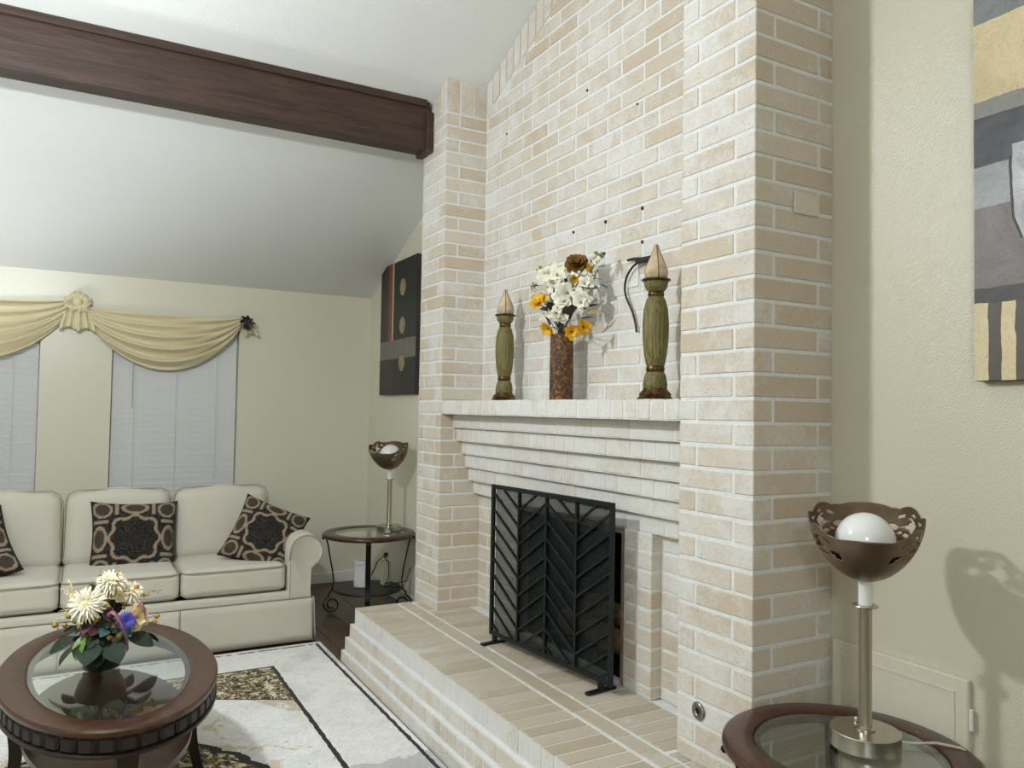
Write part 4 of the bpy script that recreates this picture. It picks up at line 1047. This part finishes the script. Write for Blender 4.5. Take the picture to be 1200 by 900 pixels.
side_table(NT_C, math.radians(47), 'round cherry side table with glass inset beside the access panel')
side_table(FT_C, math.radians(71), 'round cherry side table with glass inset between sofa arm and brick pier')

# ------------------------------------------------------------------ table lamps: nickel stem, white tube, bronze filigree bowl, opal globe
def bowl_mesh():
    NU, NV = 288, 56; Rm = .132; H_ = .150; vs = []; keep = []
    def sect(a):       # +-1 across a filigree sector, None on the plain lobes
        q = ((a+PI/4) % (PI/2))-PI/4; return q
    for i in range(NU):
        a = 2*PI*i/NU
        # two plain lobes (front, back) and two carved lobes (sides)
        f = math.cos(2*a)                           # +1 at the plain lobes, -1 at the carved ones
        q = abs(((a-PI/2) % PI+PI/2) % PI-PI/2)            # distance from the middle of the carved lobe
        lobe = H_*(.90+.11*max(0, f)**.6); carved = H_*(1.0+.10*abs(math.cos(q*5.2)))
        k = max(0, min(1, (.62-f)/.5)); k = k*k*(3-2*k); top = lobe*(1-k)+carved*k
        for j in range(NV+1):
            t = j/NV; z = top*t; s = min(1.15, z/H_)
            r = Rm*math.sin(min(PI/2, (.16+.84*s**.62)*PI/2)) if s > 0 else Rm*math.sin(.16*PI/2)
            r = .028+(Rm+.004-.028)*(1-(1-min(1, s/1.12))**1.9)**.68
            vs.append((r*math.cos(a), r*math.sin(a), z))
    def hole(i, j):
        a = 2*PI*(i+.5)/NU; t = (j+.5)/NV
        q = ((a-PI/2) % PI); q = q if q < PI/2 else q-PI      # -pi/2..pi/2 from the carved lobe centre
        u = q/1.0; v = (t-.68)/.32
        if abs(u) > 1.12 or t < .42 or t > .955: return False
        au = abs(u)
        def crescent(cx, cy, r1, dx, dy, r2): return math.hypot((au-cx)*1.15, v-cy) < r1 and math.hypot((au-cx-dx)*1.15, v-cy-dy) > r2
        if math.hypot((au-1.0)*1.1, v+.05) < .155 or (abs(au-1.0+(-.05)) < .06 and -.35 < v < 0): return True       # hearts next to the plain lobes
        if crescent(.66, .18, .27, .12, .05, .22): return True
        if crescent(.40, .05, .30, -.13, .04, .25): return True
        if crescent(.14, .12, .26, .10, .10, .21): return True
        if math.hypot((au-.62)*1.2, v+.42) < .11 or math.hypot((au-.33)*1.2, v+.50) < .10 or math.hypot(au*1.2, v+.40) < .10: return True
        if math.hypot((au-.84)*1.2, v-.52) < .10 or math.hypot((au-.30)*1.2, v-.66) < .09 or math.hypot((au-.55)*1.2, v-.62) < .08: return True
        if math.hypot((au-.80)*1.2, v+.33) < .08 or math.hypot((au-.50)*1.2, v+.15) < .07: return True
        return False
    fs = []
    for i in range(NU):
        k = (i+1) % NU
        for j in range(NV):
            if not hole(i, j): fs.append((i*(NV+1)+j, k*(NV+1)+j, k*(NV+1)+j+1, i*(NV+1)+j+1))
    b = len(vs); vs.append((0, 0, 0)); fs += [(b, ((i+1) % NU)*(NV+1), i*(NV+1)) for i in range(NU)]
    m = MB(); m.add(vs, fs); return m.mesh('bowl', True)
def table_lamp(c, z, rz, label, tilt):
    e = tag(empty('table_lamp', (c[0], c[1], z), rz), label, 'lamp', 'bronze bowl table lamps'); e.scale = (1.02, 1.02, 1.02)
    MB().lathe([(.0001, 0), (.083, 0), (.085, .002), (.085, .040), (.083, .042), (.0001, .042)], 64).build('base', 'nickel', e, smooth='auto')
    MB().lathe([(.0001, .0425), (.024, .0425), (.024, .046), (.0175, .048), (.0165, .052), (.0165, .352), (.0001, .352)], 36).build('pole', 'nickel', e, smooth='auto')
    MB().lathe([(.0001, .0425), (.008, .0425), (.008, .050), (.005, .054), (.0001, .054)], 16).build('switch_knob', 'nickel', e, loc=(-.045, -.02, 0), smooth='auto')
    MB().lathe([(.0001, .3525), (.031, .3525), (.032, .3545), (.031, .3565), (.0001, .3565)], 36).build('drip_ring', 'nickel', e, smooth='auto')
    MB().lathe([(.0001, .357), (.0165, .357), (.0165, .424), (.0001, .424)], 28).build('candle_tube', 'tube', e, smooth='auto')
    o = link('bowl', bowl, 'bronze', e, (0, 0, .430), (0, tilt, 0)); md = o.modifiers.new('t', 'SOLIDIFY'); md.thickness = .0022
    g = MB(); g.ball((0, 0, .519), .0735, 36, 24); g.build('globe', 'globe', e, smooth=True)
    return e
bowl = bowl_mesh()
LN = (1.815, 1.334); LF = (1.915, 5.165)
VA = math.atan2(-LN[1], -LN[0])
table_lamp(LN, TZ+.0005, VA, 'nickel lamp with pierced bronze bowl on the side table near the access panel', math.radians(15))
table_lamp(LF, TZ+.0005, math.atan2(-LF[1], -LF[0])-.35, 'nickel lamp with pierced bronze bowl on the side table by the sofa', math.radians(16))
m = MB()
pts = [(LN[0]+.08, LN[1]-.02, TZ+.006), (LN[0]+.12, LN[1]-.06, TZ+.006), (LN[0]+.17, LN[1]-.085, TZ+.007), (LN[0]+.205, LN[1]-.13, TZ+.004), (LN[0]+.235, LN[1]-.155, TZ-.02), (LN[0]+.245, LN[1]-.16, TZ-.2)]
tag(m.tube(pts, .0035, 8).build('lamp_cord', 'plate', smooth=True), 'pale lamp cord running off the back of the side table', 'cord')

# ------------------------------------------------------------------ things on the far side table's lower shelf
ro = tag(empty('router_box', (1.735, 5.22, .1725), math.radians(-30)), 'white upright router box on the lower shelf of the far side table', 'router')
MB().box(-.042, .042, -.022, .022, 0, .19, .008).build('case', 'white_plastic', ro)
MB().box(-.03, .03, -.0226, -.0218, .15, .165).build('vent', 'plate', ro)
m = MB()
def curl(c, r, z, n, dz): return [(c[0]+r*math.cos(i*.55), c[1]+r*math.sin(i*.55), z+dz*i) for i in range(n)]
pts = [(1.80, 5.16, .26), (1.83, 5.12, .36), (1.86, 5.08, .40), (1.88, 5.04, .36), (1.87, 5.0, .27), (1.85, 5.02, .21)]+curl((1.90, 5.02), .05, .19, 20, .002)+[(1.97, 4.93, .25), (1.99, 4.92, .34)]
pts = [(x, y+.02, z) for x, y, z in pts]
tag(m.tube(pts, .004, 6).build('power_cable', 'black', smooth=True), 'tangled black cable on the lower shelf of the far side table', 'cable')
jar = tag(empty('glass_bottle', (1.93, 5.25, .1725)), 'clear glass bottle standing behind the router box on the lower shelf', 'bottle')
MB().lathe([(.0001, 0), (.036, 0), (.038, .004), (.038, .13), (.030, .155), (.014, .17), (.014, .20), (.011, .20), (.011, .17), (.027, .15), (.034, .128), (.034, .006), (.0001, .006)], 28).build('body', 'clear', jar, smooth='auto')
MB().lathe([(.0001, .19), (.0105, .19), (.0105, .202), (.0155, .203), (.0155, .22), (.0001, .22)], 20).build('cap', 'black', jar, smooth='auto')
# outlet cluster and plant-like cable tangle behind the table
ol = tag(empty('wall_outlet', (XW, 4.66, .42)), 'wall outlet with black adapters behind the far side table', 'outlet')
MB().box(-.006, -.0005, -.036, .036, -.058, .058, .003).build('plate', 'plate', ol)
MB().box(-.055, -.0065, -.024, .024, 0, .05, .005).build('adapter', 'black', ol)

# ------------------------------------------------------------------ paintings
def canvas(name, y0, y1, z0, z1, mat, label):
    e = tag(empty(name, (XW, (y0+y1)/2, z0)), label, 'painting'); hy = (y1-y0)/2
    MB().box(-.034, -.002, -hy, hy, 0, z1-z0, .002).build('stretcher', 'canvas_edge', e)
    MB().box(-.0356, -.0342, -hy+.001, hy-.001, .001, z1-z0-.001).build('canvas', mat, e)
    return e
M['canvas_edge'] = plain('canvas_edge', rgb(52, 40, 34), .6)
def paint(name):
    n = NT(name); p = n.coord(); s = n.sep(p); wob = n.mul(n.sub(n.noise(p, 14, 3), .5), .012)
    return n, p, n.add(s[1], wob), n.add(s[2], wob)
# near painting: slate, cream, charcoal and grey bands with a silver feather shape
n, p, Y, Z = paint('abstract_grey'); sm = n.noise(p, 6, 5, .7, 1.2); br = n.noise(n.mapv(p, (1, 3, 14)), 4, 4, .6)
sl = n.sub(Z, n.mul(n.sub(.375, Y), .0))     # bands run level
def tone(a, b): return n.mix(n.step(sm, .3, .72), a, b)
c = tone(rgb(104, 104, 100), rgb(160, 160, 156))
Hc = 1.045
col = tone(rgb(206, 188, 148), rgb(224, 208, 170))                               # lowest cream panel
stripes = n.mul(n.lt(Z, .215), n.mx(n.band(Y, .305, .338), n.band(Y, .235, .27)))
col = n.mix(n.mul(stripes, .9), col, rgb(46, 44, 44))
col = n.mix(n.band(Z, .205, .245), col, tone(rgb(48, 46, 46), rgb(84, 80, 80)))
col = n.mix(n.band(Z, .245, .46), col, tone(rgb(96, 88, 88), rgb(138, 130, 126)))
col = n.mix(n.band(Z, .46, .57), col, tone(rgb(134, 138, 140), rgb(178, 180, 180)))
col = n.mix(n.band(Z, .57, .70), col, tone(rgb(44, 42, 46), rgb(96, 94, 98)))
col = n.mix(n.band(Z, .70, .745), col, tone(rgb(128, 126, 118), rgb(150, 148, 140)))
col = n.mix(n.band(Z, .745, .955), col, tone(rgb(200, 182, 138), rgb(226, 208, 166)))
col = n.mix(n.gt(Z, .955), col, tone(rgb(98, 104, 104), rgb(146, 148, 144)))
dy_ = n.math('ABSOLUTE', n.sub(Y, n.add(.248, n.mul(n.sub(Z, .4), .03)))); wd_ = n.math('MINIMUM', .024, n.mul(n.sub(Z, .352), .35))
fm = n.mul(n.lt(dy_, wd_), n.band(Z, .352, .61))
col = n.mix(fm, col, tone(rgb(120, 124, 128), rgb(222, 222, 222)))
col = n.mix(n.mul(n.band(n.sub(dy_, wd_), 0, .007), n.band(Z, .36, .58)), col, rgb(48, 38, 30))
sc2 = n.noise(n.mapv(p, (1, 1, 1)), 18, 4, .7, 2); col = n.mix(n.mul(n.band(sc2, .495, .503), .6), col, rgb(70, 60, 48))
n.bump(sm, .2, .004); M['paint_a'] = n.done(col, .5)
canvas('painting', 1.197-.75, 1.197, CAMZ+.098, CAMZ+1.143, 'paint_a', 'abstract grey, cream and charcoal painting on the cream wall beside the pier')
# far painting: black field with three beige ovals, silver band, maroon and orange stripes
n, p, Y, Z = paint('abstract_ovals'); sm = n.noise(p, 7, 4, .7)
# in the picture the left of the canvas is its +Y side
col = n.mix(n.step(sm, .3, .8), rgb(14, 16, 16), rgb(32, 36, 34))
hyp = .375
lefts = n.gt(Y, .085)
lc = n.ramp(n.step(Y, .085, .375), [(0, rgb(180, 160, 130)), (.10, rgb(196, 176, 146)), (.12, rgb(120, 70, 30)), (.38, rgb(110, 62, 34)), (.42, rgb(64, 20, 20)), (.62, rgb(58, 24, 20)), (.66, rgb(38, 26, 22)), (.9, rgb(34, 24, 22)), (.92, rgb(14, 12, 12)), (1, rgb(14, 12, 12))])
col = n.mix(n.mul(lefts, n.gt(Z, .36)), col, lc)
col = n.mix(n.mul(lefts, n.lt(Z, .36)), col, n.mix(n.step(sm, .3, .7), rgb(30, 24, 22), rgb(58, 46, 40)))
col = n.mix(n.band(Z, .272, .415), col, n.mix(n.step(n.noise(n.mapv(p, (1, 8, 2)), 5, 3), .3, .7), rgb(92, 98, 100), rgb(128, 120, 104)))
for cz in (.80, .515, .235):
    a = n.math('DIVIDE', n.sub(Y, -.10), .058); b = n.math('DIVIDE', n.sub(Z, cz), .062)
    ov = n.lt(n.add(n.mul(a, a), n.mul(b, b)), 1.0)
    if cz < .3: ov = n.mul(ov, n.lt(Z, .29))
    col = n.mix(ov, col, n.mix(n.step(sm, .3, .7), rgb(134, 118, 88), rgb(164, 146, 110)))
M['paint_b'] = n.done(col, .45)
canvas('painting', 5.13, 5.875, CAMZ+.103, CAMZ+1.11, 'paint_b', 'dark painting with three beige ovals and a silver band by the far corner')
